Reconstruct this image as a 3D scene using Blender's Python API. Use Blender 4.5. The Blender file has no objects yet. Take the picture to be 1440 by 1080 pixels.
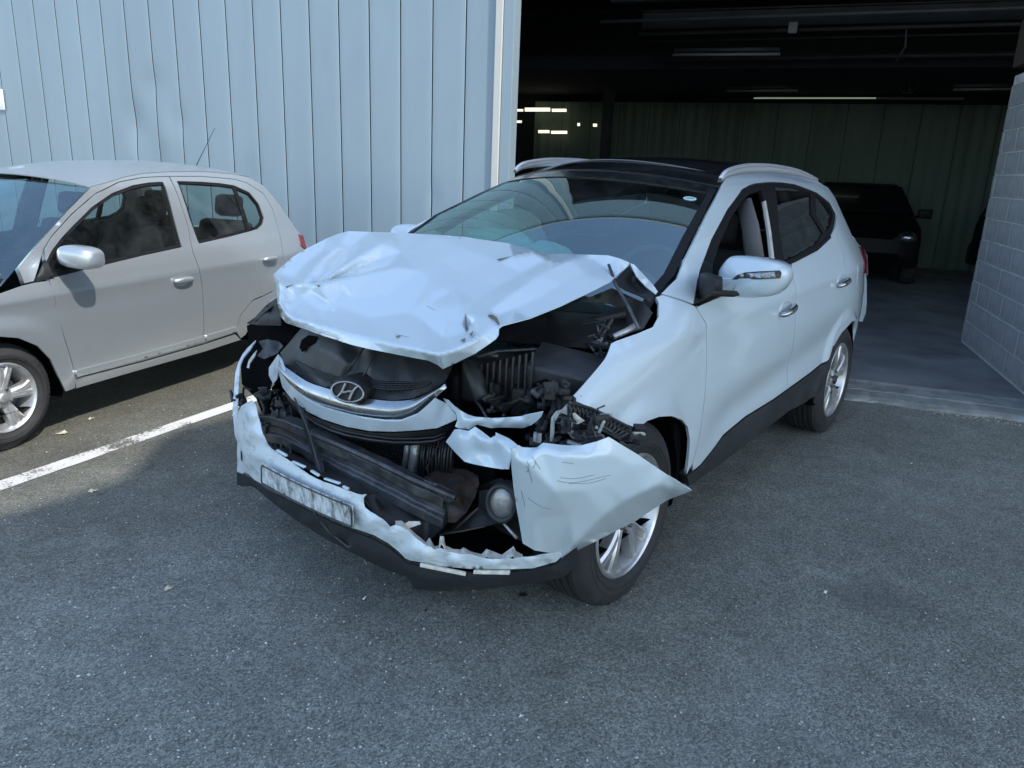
import bpy, bmesh, math, random
import numpy as np
from mathutils import Vector, Matrix
from mathutils.geometry import delaunay_2d_cdt
random.seed(7); np.random.seed(7)
rad = math.radians
sc = bpy.context.scene
COL = sc.collection

# ------------------------------------------------------------------ camera
CAM_C = np.array([2.3129668, 2.06630394, 1.55814202])
_yaw, _pit, _rol, FPX = rad(217.12297961), rad(-15.82382388), rad(2.27771036), 1069.59377071742
_f = np.array([math.cos(_yaw)*math.cos(_pit), math.sin(_yaw)*math.cos(_pit), math.sin(_pit)])
_r = np.cross(_f, [0, 0, 1]); _r /= np.linalg.norm(_r); _u = np.cross(_r, _f)
CR = math.cos(_rol)*_r + math.sin(_rol)*_u
CU = -math.sin(_rol)*_r + math.cos(_rol)*_u
CF = _f
cd = bpy.data.cameras.new('camera'); cam = bpy.data.objects.new('camera', cd); COL.objects.link(cam)
cd.sensor_fit = 'HORIZONTAL'; cd.sensor_width = 36; cd.lens = FPX/1440*36
cd.clip_start = 0.05; cd.clip_end = 1000
cam.matrix_world = Matrix(((CR[0], CU[0], -CF[0], CAM_C[0]), (CR[1], CU[1], -CF[1], CAM_C[1]),
                           (CR[2], CU[2], -CF[2], CAM_C[2]), (0, 0, 0, 1)))
sc.camera = cam

# ------------------------------------------------------------------ world, sun, exposure
SUN_DIR = Vector((0.06, 0.80, 1.0)).normalized()
world = bpy.data.worlds.new('World'); sc.world = world; world.use_nodes = True
wn = world.node_tree.nodes; wl = world.node_tree.links
bg = wn['Background']
sky = wn.new('ShaderNodeTexSky'); sky.sky_type = 'NISHITA'; sky.sun_disc = False
sky.sun_elevation = math.asin(SUN_DIR.z)
sky.sun_rotation = math.atan2(SUN_DIR.x, SUN_DIR.y)
sky.altitude = 50; sky.air_density = 1.0; sky.dust_density = 0.9; sky.ozone_density = 0.5
wl.new(sky.outputs[0], bg.inputs[0]); bg.inputs[1].default_value = 0.15
sl = bpy.data.lights.new('sun', 'SUN'); sl.energy = 2.0; sl.angle = rad(0.9); sl.color = (1, .96, .9)
so = bpy.data.objects.new('sun', sl); COL.objects.link(so)
so.rotation_euler = SUN_DIR.to_track_quat('Z', 'Y').to_euler()
sc.view_settings.view_transform = 'Standard'; sc.view_settings.look = 'None'
sc.view_settings.exposure = 1.46; sc.view_settings.gamma = 1; sc.view_settings.use_curve_mapping = False

# ------------------------------------------------------------------ materials
def new_mat(name):
    m = bpy.data.materials.new(name); m.use_nodes = True
    return m, m.node_tree.nodes, m.node_tree.links, m.node_tree.nodes['Principled BSDF']
def N(nt, t, **kw):
    n = nt.new(t)
    for k, v in kw.items():
        if k in n.inputs: n.inputs[k].default_value = v
        else: setattr(n, k, v)
    return n
def pmat(name, col, rough=.5, metal=0, coat=0, var=.0, vscale=8, bump=0, bscale=60, col2=None, dirt=0, dirtcol=(.25,.23,.2), dscale=3, rvar=0, spec=.5, coatrough=.05, stretch=None):
    m, nt, lk, b = new_mat(name)
    b.inputs['Roughness'].default_value = rough; b.inputs['Metallic'].default_value = metal
    b.inputs['Coat Weight'].default_value = coat; b.inputs['Coat Roughness'].default_value = coatrough
    b.inputs['Specular IOR Level'].default_value = spec
    tc = N(nt, 'ShaderNodeTexCoord'); vec = tc.outputs['Object']
    if stretch:
        mp = N(nt, 'ShaderNodeMapping'); mp.inputs['Scale'].default_value = stretch; lk.new(vec, mp.inputs[0]); vec = mp.outputs[0]
    out = None
    if var > 0 or col2:
        n1 = N(nt, 'ShaderNodeTexNoise', Scale=vscale, Detail=6, Roughness=.6); lk.new(vec, n1.inputs['Vector'])
        cr = N(nt, 'ShaderNodeValToRGB')
        c2 = col2 if col2 else tuple(max(0, c*(1-var)) for c in col)
        c1 = tuple(min(1, c*(1+var)) for c in col) if not col2 else col
        cr.color_ramp.elements[0].color = (*c2, 1); cr.color_ramp.elements[1].color = (*c1, 1)
        cr.color_ramp.elements[0].position = .35; cr.color_ramp.elements[1].position = .65
        lk.new(n1.outputs['Fac'], cr.inputs[0]); out = cr.outputs[0]
    if dirt > 0:
        n2 = N(nt, 'ShaderNodeTexNoise', Scale=dscale, Detail=9, Roughness=.7); lk.new(vec, n2.inputs['Vector'])
        r2 = N(nt, 'ShaderNodeValToRGB'); r2.color_ramp.elements[0].position = .5; r2.color_ramp.elements[1].position = .75
        r2.color_ramp.elements[0].color = (0, 0, 0, 1); r2.color_ramp.elements[1].color = (dirt, dirt, dirt, 1)
        lk.new(n2.outputs['Fac'], r2.inputs[0])
        mx = N(nt, 'ShaderNodeMix', data_type='RGBA')
        lk.new(r2.outputs[0], mx.inputs[0])
        if out: lk.new(out, mx.inputs[6])
        else: mx.inputs[6].default_value = (*col, 1)
        mx.inputs[7].default_value = (*dirtcol, 1); out = mx.outputs[2]
    if out: lk.new(out, b.inputs['Base Color'])
    else: b.inputs['Base Color'].default_value = (*col, 1)
    if rvar > 0:
        n3 = N(nt, 'ShaderNodeTexNoise', Scale=vscale*2.3, Detail=5); lk.new(vec, n3.inputs['Vector'])
        mr = N(nt, 'ShaderNodeMapRange'); mr.inputs['To Min'].default_value = max(.02, rough-rvar); mr.inputs['To Max'].default_value = min(1, rough+rvar)
        mr.inputs['From Min'].default_value = .3; mr.inputs['From Max'].default_value = .7
        lk.new(n3.outputs['Fac'], mr.inputs[0]); lk.new(mr.outputs[0], b.inputs['Roughness'])
    if bump > 0:
        n4 = N(nt, 'ShaderNodeTexNoise', Scale=bscale, Detail=4); lk.new(vec, n4.inputs['Vector'])
        bp = N(nt, 'ShaderNodeBump', Strength=bump, Distance=.01); lk.new(n4.outputs['Fac'], bp.inputs['Height']); lk.new(bp.outputs[0], b.inputs['Normal'])
    return m
M = {}
M['white'] = pmat('white_paint', (.56, .655, .70), .28, coat=1, coatrough=.04)
M['scuffed'] = pmat('scuffed_white_paint', (.60, .68, .70), .45, coat=.3, dirt=.75, dirtcol=(.16, .16, .15), dscale=14, rvar=.1, stretch=(.35, 1, 2.2), coatrough=.2)
M['scratched'] = pmat('scratched_white_paint', (.56, .665, .71), .34, coat=.8, dirt=.10, dirtcol=(.30, .32, .33), dscale=4, coatrough=.06, stretch=(1.2, .6, 3))
M['primer'] = pmat('yellowed_white_edge', (.62, .60, .52), .6, var=.2, vscale=30, dirt=.6, dirtcol=(.2, .18, .14), dscale=25)
M['plate'] = pmat('grimy_plate', (.60, .64, .64), .55, dirt=1, dirtcol=(.06, .06, .052), dscale=10, var=.12, vscale=30, stretch=(3, 3, 1.3))
M['silver'] = pmat('silver_paint', (.46, .495, .515), .30, metal=.7, coat=.8, var=.03, vscale=400, dirt=.15, dirtcol=(.3, .28, .25), coatrough=.08)
M['plastic'] = pmat('black_plastic', (.010, .011, .012), .5, spec=.35, var=.3, vscale=12, dirt=.5, dirtcol=(.045, .045, .042), dscale=6, bump=.15, bscale=220)
M['plastic_grey'] = pmat('grey_black_plastic', (.022, .024, .026), .5, var=.3, vscale=9, dirt=.55, dirtcol=(.07, .07, .068), dscale=5, bump=.15, bscale=160)
M['cladding'] = pmat('sill_cladding', (.020, .022, .025), .6, spec=.35, dirt=.3, dirtcol=(.1, .1, .1), dscale=4, bump=.1, bscale=300)
M['void'] = pmat('shade_black_lining', (.004, .0045, .005), .9, spec=.02)  # near-black lining; deep shade of gaps and cavities is put into its colour
M['metal'] = pmat('dirty_dark_metal', (.065, .070, .075), .42, metal=.4, var=.4, vscale=18, dirt=.6, dirtcol=(.10, .095, .09), dscale=7, bump=.3, bscale=40)
M['rust'] = pmat('rusty_metal', (.040, .040, .040), .6, metal=.3, col2=(.062, .036, .024), vscale=34, dirt=.5, dirtcol=(.05, .05, .05), dscale=9, bump=.4, bscale=50)
M['alu'] = pmat('dull_aluminium', (.42, .42, .41), .45, metal=.7, var=.25, vscale=15, dirt=.5, dirtcol=(.12, .11, .1), dscale=9, bump=.2, bscale=60)
M['bracket'] = pmat('pale_bracket', (.42, .43, .40), .5, var=.25, vscale=20, dirt=.6, dirtcol=(.1, .09, .08), dscale=14)
M['rubber'] = pmat('tyre_rubber', (.017, .018, .019), .75, var=.2, vscale=20, dirt=.4, dirtcol=(.045, .043, .04), dscale=8, bump=.15, bscale=150)
M['alloy'] = pmat('alloy_wheel', (.50, .51, .51), .36, metal=.75, coat=.3, dirt=.7, dirtcol=(.16, .13, .11), dscale=11, rvar=.08)
M['chrome'] = pmat('worn_chrome', (.42, .44, .45), .26, metal=.95, dirt=.7, dirtcol=(.2, .2, .2), dscale=10, rvar=.12)
M['roofrail'] = pmat('satin_rail', (.68, .70, .73), .3, metal=.6)
M['gloss_black'] = pmat('dusty_gloss_black', (.010, .011, .013), .16, coat=.5, dirt=.6, dirtcol=(.07, .07, .07), dscale=30, rvar=.1)
M['seat'] = pmat('dark_upholstery', (.014, .014, .016), .85, bump=.2, bscale=200)
M['trim_grey'] = pmat('grey_interior_trim', (.10, .10, .10), .7)
M['airbag'] = pmat('airbag_cloth', (.60, .78, .76), .85, bump=.5, bscale=14, var=.08, vscale=7)
M['wall'] = pmat('blue_grey_cladding_paint', (.225, .295, .335), .42, coat=.15, var=.05, vscale=1.2, dirt=.35, dirtcol=(.175, .235, .27), dscale=1.3, rvar=.06, stretch=(1, 1, .3), coatrough=.3)
M['post'] = pmat('off_white_post', (.50, .49, .45), .5, dirt=.3, dirtcol=(.4, .38, .33), dscale=6)
M['block'] = pmat('grey_concrete_block', (.47, .49, .49), .9, var=.16, vscale=9, bump=.6, bscale=90, dirt=.4, dirtcol=(.15, .15, .15), dscale=4)
M['mortar'] = pmat('mortar', (.78, .80, .78), .95, bump=.4, bscale=120, var=.1)
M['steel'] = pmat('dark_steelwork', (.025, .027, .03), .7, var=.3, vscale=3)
M['dark_roof'] = pmat('haze_dark_ceiling', (.010, .016, .022), .9, var=.3, vscale=2)  # darkness and bluish haze of the unlit interior put into the colour
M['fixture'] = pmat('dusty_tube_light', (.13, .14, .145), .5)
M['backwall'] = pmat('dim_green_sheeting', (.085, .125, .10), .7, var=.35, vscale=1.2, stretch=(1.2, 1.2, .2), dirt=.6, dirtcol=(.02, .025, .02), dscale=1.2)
M['added_canopy'] = pmat('pale_added_canopy', (.60, .60, .58), .9, var=.06, vscale=1)
M['red'] = pmat('red_lamp_lens', (.13, .005, .007), .12, coat=.6)
M['dark_car'] = pmat('black_van_paint', (.006, .007, .008), .45, spec=.12)
M['tear'] = pmat('torn_bare_metal', (.16, .16, .10), .7, var=.4, vscale=40)
M['leaf'] = pmat('dry_leaf', (.42, .40, .30), .8, var=.3, vscale=40)
M['grit'] = pmat('white_grit', (.55, .55, .52), .8, var=.25, vscale=30)
M['sign_white'] = pmat('sign_white', (.75, .76, .76), .5)
M['teal'] = pmat('teal_print', (.12, .45, .48), .5)
M['black_rubber'] = pmat('black_seal', (.006, .006, .007), .6, spec=.25)
M['orange'] = pmat('orange_bracket', (.35, .16, .05), .6, var=.3, vscale=20)

def glass(name, tint, refl=1.0, rough=.0, ior=1.5):
    m, nt, lk, b = new_mat(name); nt.remove(b)
    out = nt['Material Output']
    tr = N(nt, 'ShaderNodeBsdfTransparent'); tr.inputs[0].default_value = (*tint, 1)
    gl = N(nt, 'ShaderNodeBsdfGlossy'); gl.inputs['Roughness'].default_value = rough; gl.inputs[0].default_value = (*(refl if isinstance(refl, tuple) else (refl,)*3), 1)
    lw = N(nt, 'ShaderNodeLayerWeight', Blend=.5); f0 = ((ior-1)/(ior+1))**2
    pw = N(nt, 'ShaderNodeMath', operation='POWER'); lk.new(lw.outputs['Facing'], pw.inputs[0]); pw.inputs[1].default_value = 5
    fr = N(nt, 'ShaderNodeMath', operation='MULTIPLY_ADD'); lk.new(pw.outputs[0], fr.inputs[0]); fr.inputs[1].default_value = 1-f0; fr.inputs[2].default_value = f0
    mx = N(nt, 'ShaderNodeMixShader'); lk.new(fr.outputs[0], mx.inputs[0]); lk.new(tr.outputs[0], mx.inputs[1]); lk.new(gl.outputs[0], mx.inputs[2])
    # thin film of dust
    df = N(nt, 'ShaderNodeBsdfDiffuse'); df.inputs[0].default_value = (.45, .47, .46, 1)
    tc = N(nt, 'ShaderNodeTexCoord'); no = N(nt, 'ShaderNodeTexNoise', Scale=6, Detail=8, Roughness=.7); lk.new(tc.outputs['Object'], no.inputs['Vector'])
    mr = N(nt, 'ShaderNodeMapRange'); mr.inputs['From Min'].default_value = .35; mr.inputs['From Max'].default_value = .8; mr.inputs['To Min'].default_value = .0; mr.inputs['To Max'].default_value = .045
    lk.new(no.outputs['Fac'], mr.inputs[0])
    m2 = N(nt, 'ShaderNodeMixShader'); lk.new(mr.outputs[0], m2.inputs[0]); lk.new(mx.outputs[0], m2.inputs[1]); lk.new(df.outputs[0], m2.inputs[2])
    lk.new(m2.outputs[0], out.inputs[0])
    return m
M['glass'] = glass('windscreen_glass', (.40, .57, .54), (.80, 1, 1), 0, 2.7)
M['side_glass'] = glass('side_glass', (.62, .72, .70), 1, 0, 1.5)
M['privacy'] = glass('privacy_glass', (.05, .055, .06), 1, 0, 1.45)
M['lens'] = glass('clear_lens', (.85, .88, .88), 1, .02, 1.5)

pn = M['plate'].node_tree.nodes
for n_ in pn:
    if n_.type == 'VALTORGB' and n_.color_ramp.elements[1].color[0] == 1: n_.color_ramp.elements[0].position = .44; n_.color_ramp.elements[1].position = .64
def emis(name, col, s):
    m, nt, lk, b = new_mat(name)
    b.inputs['Emission Color'].default_value = (*col, 1); b.inputs['Emission Strength'].default_value = s
    b.inputs['Base Color'].default_value = (*col, 1)
    return m
M['lit'] = emis('far_window_light', (1, .93, .70), .55)
M['lit_dim'] = emis('dim_far_light', (.7, .9, .65), .10)

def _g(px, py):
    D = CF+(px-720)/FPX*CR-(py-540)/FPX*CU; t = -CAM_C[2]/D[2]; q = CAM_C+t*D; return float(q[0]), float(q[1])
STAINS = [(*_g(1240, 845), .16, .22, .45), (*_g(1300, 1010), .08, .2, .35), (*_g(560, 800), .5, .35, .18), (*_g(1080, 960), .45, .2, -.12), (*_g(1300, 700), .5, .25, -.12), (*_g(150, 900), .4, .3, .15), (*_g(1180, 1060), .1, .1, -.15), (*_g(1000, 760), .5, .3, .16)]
def asphalt():
    m, nt, lk, b = new_mat('asphalt')
    tc = N(nt, 'ShaderNodeTexCoord'); v = tc.outputs['Object']
    # aggregate
    vo = N(nt, 'ShaderNodeTexVoronoi', Scale=150); lk.new(v, vo.inputs['Vector'])
    vo2 = N(nt, 'ShaderNodeTexVoronoi', Scale=230); lk.new(v, vo2.inputs['Vector'])
    big = N(nt, 'ShaderNodeTexNoise', Scale=.9, Detail=8, Roughness=.65); lk.new(v, big.inputs['Vector'])
    mid = N(nt, 'ShaderNodeTexNoise', Scale=6, Detail=10, Roughness=.75); lk.new(v, mid.inputs['Vector'])
    cr = N(nt, 'ShaderNodeValToRGB'); e = cr.color_ramp.elements
    e[0].color = (.130, .140, .122, 1); e[0].position = .3; e[1].color = (.218, .232, .205, 1); e[1].position = .72
    lk.new(mid.outputs['Fac'], cr.inputs[0])
    # paler stones
    sep = N(nt, 'ShaderNodeSeparateColor'); lk.new(vo.outputs['Color'], sep.inputs[0])
    st = N(nt, 'ShaderNodeMapRange'); st.inputs['From Min'].default_value = .0; st.inputs['From Max'].default_value = 1; st.inputs['To Min'].default_value = .55; st.inputs['To Max'].default_value = 1.45
    lk.new(sep.outputs[0], st.inputs[0])
    sep2 = N(nt, 'ShaderNodeSeparateColor'); lk.new(vo2.outputs['Color'], sep2.inputs[0])
    st2 = N(nt, 'ShaderNodeMapRange'); st2.inputs['To Min'].default_value = .7; st2.inputs['To Max'].default_value = 1.3
    lk.new(sep2.outputs[0], st2.inputs[0])
    mm = N(nt, 'ShaderNodeMath', operation='MULTIPLY'); lk.new(st.outputs[0], mm.inputs[0]); lk.new(st2.outputs[0], mm.inputs[1])
    # pits: dark gaps
    pit = N(nt, 'ShaderNodeMapRange'); pit.inputs['From Min'].default_value = .0; pit.inputs['From Max'].default_value = .35; pit.inputs['To Min'].default_value = 1.12; pit.inputs['To Max'].default_value = .55
    lk.new(vo.outputs['Distance'], pit.inputs[0])
    bm_ = N(nt, 'ShaderNodeMapRange'); bm_.inputs['From Min'].default_value = .3; bm_.inputs['From Max'].default_value = .7; bm_.inputs['To Min'].default_value = .78; bm_.inputs['To Max'].default_value = 1.22
    lk.new(big.outputs['Fac'], bm_.inputs[0])
    m3 = N(nt, 'ShaderNodeMath', operation='MULTIPLY'); lk.new(mm.outputs[0], m3.inputs[0]); lk.new(bm_.outputs[0], m3.inputs[1])
    vm = N(nt, 'ShaderNodeVectorMath', operation='SCALE'); lk.new(cr.outputs[0], vm.inputs[0]); lk.new(m3.outputs[0], vm.inputs['Scale'])
    # pale worn patches
    wn_ = N(nt, 'ShaderNodeTexNoise', Scale=2.3, Detail=12, Roughness=.8, Distortion=.6); lk.new(v, wn_.inputs['Vector'])
    wr = N(nt, 'ShaderNodeMapRange'); wr.inputs['From Min'].default_value = .56; wr.inputs['From Max'].default_value = .75; wr.inputs['To Max'].default_value = .55
    lk.new(wn_.outputs['Fac'], wr.inputs[0])
    mx = N(nt, 'ShaderNodeMix', data_type='RGBA'); lk.new(wr.outputs[0], mx.inputs[0]); lk.new(vm.outputs[0], mx.inputs[6]); mx.inputs[7].default_value = (.27, .295, .265, 1)
    # mossy brown silt by the wall; colour also dims sunlit ground, deepens shade
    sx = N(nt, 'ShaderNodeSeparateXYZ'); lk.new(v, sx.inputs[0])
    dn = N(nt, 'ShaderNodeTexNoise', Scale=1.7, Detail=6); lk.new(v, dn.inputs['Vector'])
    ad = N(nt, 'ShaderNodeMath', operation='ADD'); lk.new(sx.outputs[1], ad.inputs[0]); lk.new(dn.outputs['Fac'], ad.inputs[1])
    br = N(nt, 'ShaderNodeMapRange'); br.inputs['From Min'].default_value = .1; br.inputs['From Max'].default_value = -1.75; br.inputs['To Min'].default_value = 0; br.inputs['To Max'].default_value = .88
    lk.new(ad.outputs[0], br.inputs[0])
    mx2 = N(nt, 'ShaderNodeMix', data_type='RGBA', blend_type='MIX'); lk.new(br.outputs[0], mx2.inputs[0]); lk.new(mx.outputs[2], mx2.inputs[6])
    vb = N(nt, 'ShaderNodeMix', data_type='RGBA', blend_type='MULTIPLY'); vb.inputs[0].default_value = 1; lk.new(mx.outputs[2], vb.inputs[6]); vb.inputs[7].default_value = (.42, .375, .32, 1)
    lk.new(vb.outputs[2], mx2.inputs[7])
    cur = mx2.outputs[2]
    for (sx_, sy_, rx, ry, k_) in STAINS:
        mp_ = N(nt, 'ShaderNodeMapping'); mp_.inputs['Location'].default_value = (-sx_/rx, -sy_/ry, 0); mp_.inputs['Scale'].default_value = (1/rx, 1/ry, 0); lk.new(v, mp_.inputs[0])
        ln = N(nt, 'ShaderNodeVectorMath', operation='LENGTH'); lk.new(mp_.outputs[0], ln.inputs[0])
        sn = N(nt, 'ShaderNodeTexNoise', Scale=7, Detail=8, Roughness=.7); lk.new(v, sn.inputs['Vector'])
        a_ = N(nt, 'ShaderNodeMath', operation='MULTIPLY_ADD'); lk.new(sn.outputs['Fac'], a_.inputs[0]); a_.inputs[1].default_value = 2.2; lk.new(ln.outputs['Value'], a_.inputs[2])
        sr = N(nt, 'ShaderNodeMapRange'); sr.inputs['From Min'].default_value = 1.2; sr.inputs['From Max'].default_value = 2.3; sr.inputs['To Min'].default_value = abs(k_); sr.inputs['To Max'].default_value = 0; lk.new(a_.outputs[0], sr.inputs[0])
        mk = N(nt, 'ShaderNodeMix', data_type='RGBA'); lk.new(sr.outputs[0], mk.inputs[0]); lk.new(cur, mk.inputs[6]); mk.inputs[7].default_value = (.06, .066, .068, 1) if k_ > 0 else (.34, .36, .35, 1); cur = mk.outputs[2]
    # tiny white chips
    v3 = N(nt, 'ShaderNodeTexVoronoi', Scale=26); lk.new(v, v3.inputs['Vector'])
    s3 = N(nt, 'ShaderNodeSeparateColor'); lk.new(v3.outputs['Color'], s3.inputs[0])
    c1 = N(nt, 'ShaderNodeMath', operation='LESS_THAN'); lk.new(s3.outputs[1], c1.inputs[0]); c1.inputs[1].default_value = .005
    c2 = N(nt, 'ShaderNodeMath', operation='LESS_THAN'); lk.new(v3.outputs['Distance'], c2.inputs[0]); c2.inputs[1].default_value = .08
    c3 = N(nt, 'ShaderNodeMath', operation='MULTIPLY'); lk.new(c1.outputs[0], c3.inputs[0]); lk.new(c2.outputs[0], c3.inputs[1])
    mx3 = N(nt, 'ShaderNodeMix', data_type='RGBA'); lk.new(c3.outputs[0], mx3.inputs[0]); lk.new(cur, mx3.inputs[6]); mx3.inputs[7].default_value = (.36, .36, .34, 1)
    lk.new(mx3.outputs[2], b.inputs['Base Color'])
    b.inputs['Roughness'].default_value = .88
    hm = N(nt, 'ShaderNodeMath', operation='SUBTRACT'); hm.inputs[0].default_value = 1; lk.new(vo.outputs['Distance'], hm.inputs[1])
    h2 = N(nt, 'ShaderNodeMath', operation='ADD'); lk.new(hm.outputs[0], h2.inputs[0]); lk.new(sep.outputs[0], h2.inputs[1])
    bp = N(nt, 'ShaderNodeBump', Strength=.7, Distance=.005); lk.new(h2.outputs[0], bp.inputs['Height']); lk.new(bp.outputs[0], b.inputs['Normal'])
    return m
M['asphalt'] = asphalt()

def worn_line():
    m, nt, lk, b = new_mat('worn_white_line')
    out = nt['Material Output']
    tc = N(nt, 'ShaderNodeTexCoord')
    n1 = N(nt, 'ShaderNodeTexNoise', Scale=70, Detail=6, Roughness=.8); lk.new(tc.outputs['Object'], n1.inputs['Vector'])
    n2 = N(nt, 'ShaderNodeTexNoise', Scale=3, Detail=4); lk.new(tc.outputs['Object'], n2.inputs['Vector'])
    ad = N(nt, 'ShaderNodeMath', operation='ADD'); lk.new(n1.outputs['Fac'], ad.inputs[0]); lk.new(n2.outputs['Fac'], ad.inputs[1])
    r = N(nt, 'ShaderNodeMapRange'); r.inputs['From Min'].default_value = .88; r.inputs['From Max'].default_value = .94
    lk.new(ad.outputs[0], r.inputs[0])
    b.inputs['Base Color'].default_value = (.48, .47, .44, 1); b.inputs['Roughness'].default_value = .8
    t = N(nt, 'ShaderNodeBsdfTransparent'); mx = N(nt, 'ShaderNodeMixShader')
    lk.new(r.outputs[0], mx.inputs[0]); lk.new(t.outputs[0], mx.inputs[1]); lk.new(b.outputs[0], mx.inputs[2]); lk.new(mx.outputs[0], out.inputs[0])
    return m
M['line'] = worn_line()
M['concrete'] = pmat('garage_concrete', (.23, .24, .24), .55, var=.25, vscale=1.6, dirt=.6, dirtcol=(.10, .11, .11), dscale=1.1, bump=.2, bscale=50, rvar=.15)
M['concrete_edge'] = pmat('threshold_concrete', (.27, .285, .27), .85, var=.22, vscale=5, dirt=.7, dirtcol=(.10, .10, .08), dscale=6, bump=.5, bscale=40)

# ------------------------------------------------------------------ object helpers
def npv(v): return np.array(v, float)
def mw(root): return root.matrix_world.copy() if root is not None else Matrix.Identity(4)
ROOTM = {}
def rootmat(o):
    while o is not None and o.name not in ROOTM and o.parent: o = o.parent
    return ROOTM.get(o.name, Matrix.Identity(4)) if o else Matrix.Identity(4)
def mesh_from(name, verts, faces, mat, parent=None, smooth=True, local=False, solid=0, off=-1, bevel=0, sub=0, auto=None, mats=None, midx=None, kind=None, rimsharp=True):
    me = bpy.data.meshes.new(name)
    vs = np.asarray(verts, float).reshape(-1, 3)
    if not local and parent is not None:
        Mi = np.array(rootmat(parent).inverted())
        vs = vs @ Mi[:3, :3].T + Mi[:3, 3]
    me.from_pydata(vs.tolist(), [], [tuple(int(i) for i in f) for f in faces])
    for mm in (mats or [mat]): me.materials.append(mm)
    if midx is not None: me.polygons.foreach_set('material_index', midx)
    me.polygons.foreach_set('use_smooth', [smooth]*len(me.polygons))
    me.validate(); me.update()
    o = bpy.data.objects.new(name, me); COL.objects.link(o)
    if auto: me.set_sharp_from_angle(angle=rad(auto))
    if rimsharp:
        bm_ = bmesh.new(); bm_.from_mesh(me)
        for e_ in bm_.edges:
            if len(e_.link_faces) < 2: e_.smooth = False
        bm_.to_mesh(me); bm_.free()
    if sub: s = o.modifiers.new('s', 'SUBSURF'); s.levels = s.render_levels = sub
    if solid: s = o.modifiers.new('t', 'SOLIDIFY'); s.thickness = solid; s.offset = off; s.use_rim = True
    if bevel:
        s = o.modifiers.new('b', 'BEVEL'); s.width = bevel; s.segments = 2; s.limit_method = 'ANGLE'; s.angle_limit = rad(35)
    if parent is not None: o.parent = parent
    if kind: o['kind'] = kind
    return o
def thing(name, label, cat, loc=(0, 0, 0), rotz=0, group=None):
    o = bpy.data.objects.new(name, None); COL.objects.link(o); o.empty_display_size = .2
    o.location = loc; o.rotation_euler = (0, 0, rotz)
    ROOTM[o.name] = Matrix.Translation(Vector(loc)) @ Matrix.Rotation(rotz, 4, 'Z')
    o['label'] = label; o['category'] = cat
    if group: o['group'] = group
    return o
def tag(o, label, cat, group=None):
    o['label'] = label; o['category'] = cat
    if group: o['group'] = group
    return o
class MB:
    def __init__(s): s.v = []; s.f = []
    def add(s, vs, fs):
        b = len(s.v); s.v += [tuple(map(float, p)) for p in vs]; s.f += [tuple(i+b for i in f) for f in fs]
        return s
    def box(s, c, d, R=None):
        R = np.eye(3) if R is None else R
        vs = [npv(c)+R @ (npv((x, y, z))*npv(d)/2) for x in (-1, 1) for y in (-1, 1) for z in (-1, 1)]
        return s.add(vs, [(0, 1, 3, 2), (4, 6, 7, 5), (0, 4, 5, 1), (2, 3, 7, 6), (0, 2, 6, 4), (1, 5, 7, 3)])
    def tube(s, pts, r, n=8, caps=True, flat=None):
        pts = [npv(p) for p in pts]; rr = r if hasattr(r, '__len__') else [r]*len(pts)
        rings = []; up = npv((0, 0, 1))
        t0 = pts[1]-pts[0]; t0 /= np.linalg.norm(t0)+1e-9
        if abs(t0 @ up) > .9: up = npv((1, 0, 0))
        a = np.cross(up, t0); a /= np.linalg.norm(a)
        for i, p in enumerate(pts):
            t = pts[min(i+1, len(pts)-1)]-pts[max(i-1, 0)]; t /= np.linalg.norm(t)+1e-9
            a = a-(a @ t)*t; a /= np.linalg.norm(a)+1e-9; b = np.cross(t, a)
            rings.append([p+rr[i]*(math.cos(2*math.pi*k/n)*a+(flat or 1)*math.sin(2*math.pi*k/n)*b) for k in range(n)])
        vs = [q for R_ in rings for q in R_]; fs = []
        for i in range(len(pts)-1):
            for k in range(n): fs.append((i*n+k, i*n+(k+1) % n, (i+1)*n+(k+1) % n, (i+1)*n+k))
        if caps: fs.append(tuple(range(n-1, -1, -1))); fs.append(tuple((len(pts)-1)*n+k for k in range(n)))
        return s.add(vs, fs)
    def lathe(s, prof, n=48, axis='y', c=(0, 0, 0), closed=False):
        vs = []; m = len(prof)
        for k in range(n):
            a = 2*math.pi*k/n
            for (r, h) in prof:
                p = (r*math.cos(a), h, r*math.sin(a)) if axis == 'y' else ((h, r*math.cos(a), r*math.sin(a)) if axis == 'x' else (r*math.cos(a), r*math.sin(a), h))
                vs.append(npv(p)+npv(c))
        fs = []
        for k in range(n):
            for j in range(m-1 if not closed else m):
                j2 = (j+1) % m
                fs.append((k*m+j, k*m+j2, ((k+1) % n)*m+j2, ((k+1) % n)*m+j))
        return s.add(vs, fs)
    def build(s, name, mat, parent=None, **kw): return mesh_from(name, s.v, s.f, mat, parent, **kw)
def rotm(ax, ang):
    return np.array(Matrix.Rotation(rad(ang), 3, ax))
def fix_normals(o):
    bm = bmesh.new(); bm.from_mesh(o.data); bmesh.ops.recalc_face_normals(bm, faces=bm.faces); bm.to_mesh(o.data); bm.free()
    return o
def catmull(pts, k=6, closed=False):
    P = [npv(p) for p in pts]; n = len(P); out = []
    rng = range(n if closed else n-1)
    for i in rng:
        p0 = P[(i-1) % n] if (closed or i > 0) else 2*P[0]-P[1]
        p1 = P[i]; p2 = P[(i+1) % n]
        p3 = P[(i+2) % n] if (closed or i+2 < n) else 2*P[-1]-P[-2]
        for j in range(k):
            t = j/k
            out.append(.5*((2*p1)+(-p0+p2)*t+(2*p0-5*p1+4*p2-p3)*t*t+(-p0+3*p1-3*p2+p3)*t**3))
    if not closed: out.append(P[-1])
    return np.array(out)

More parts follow.
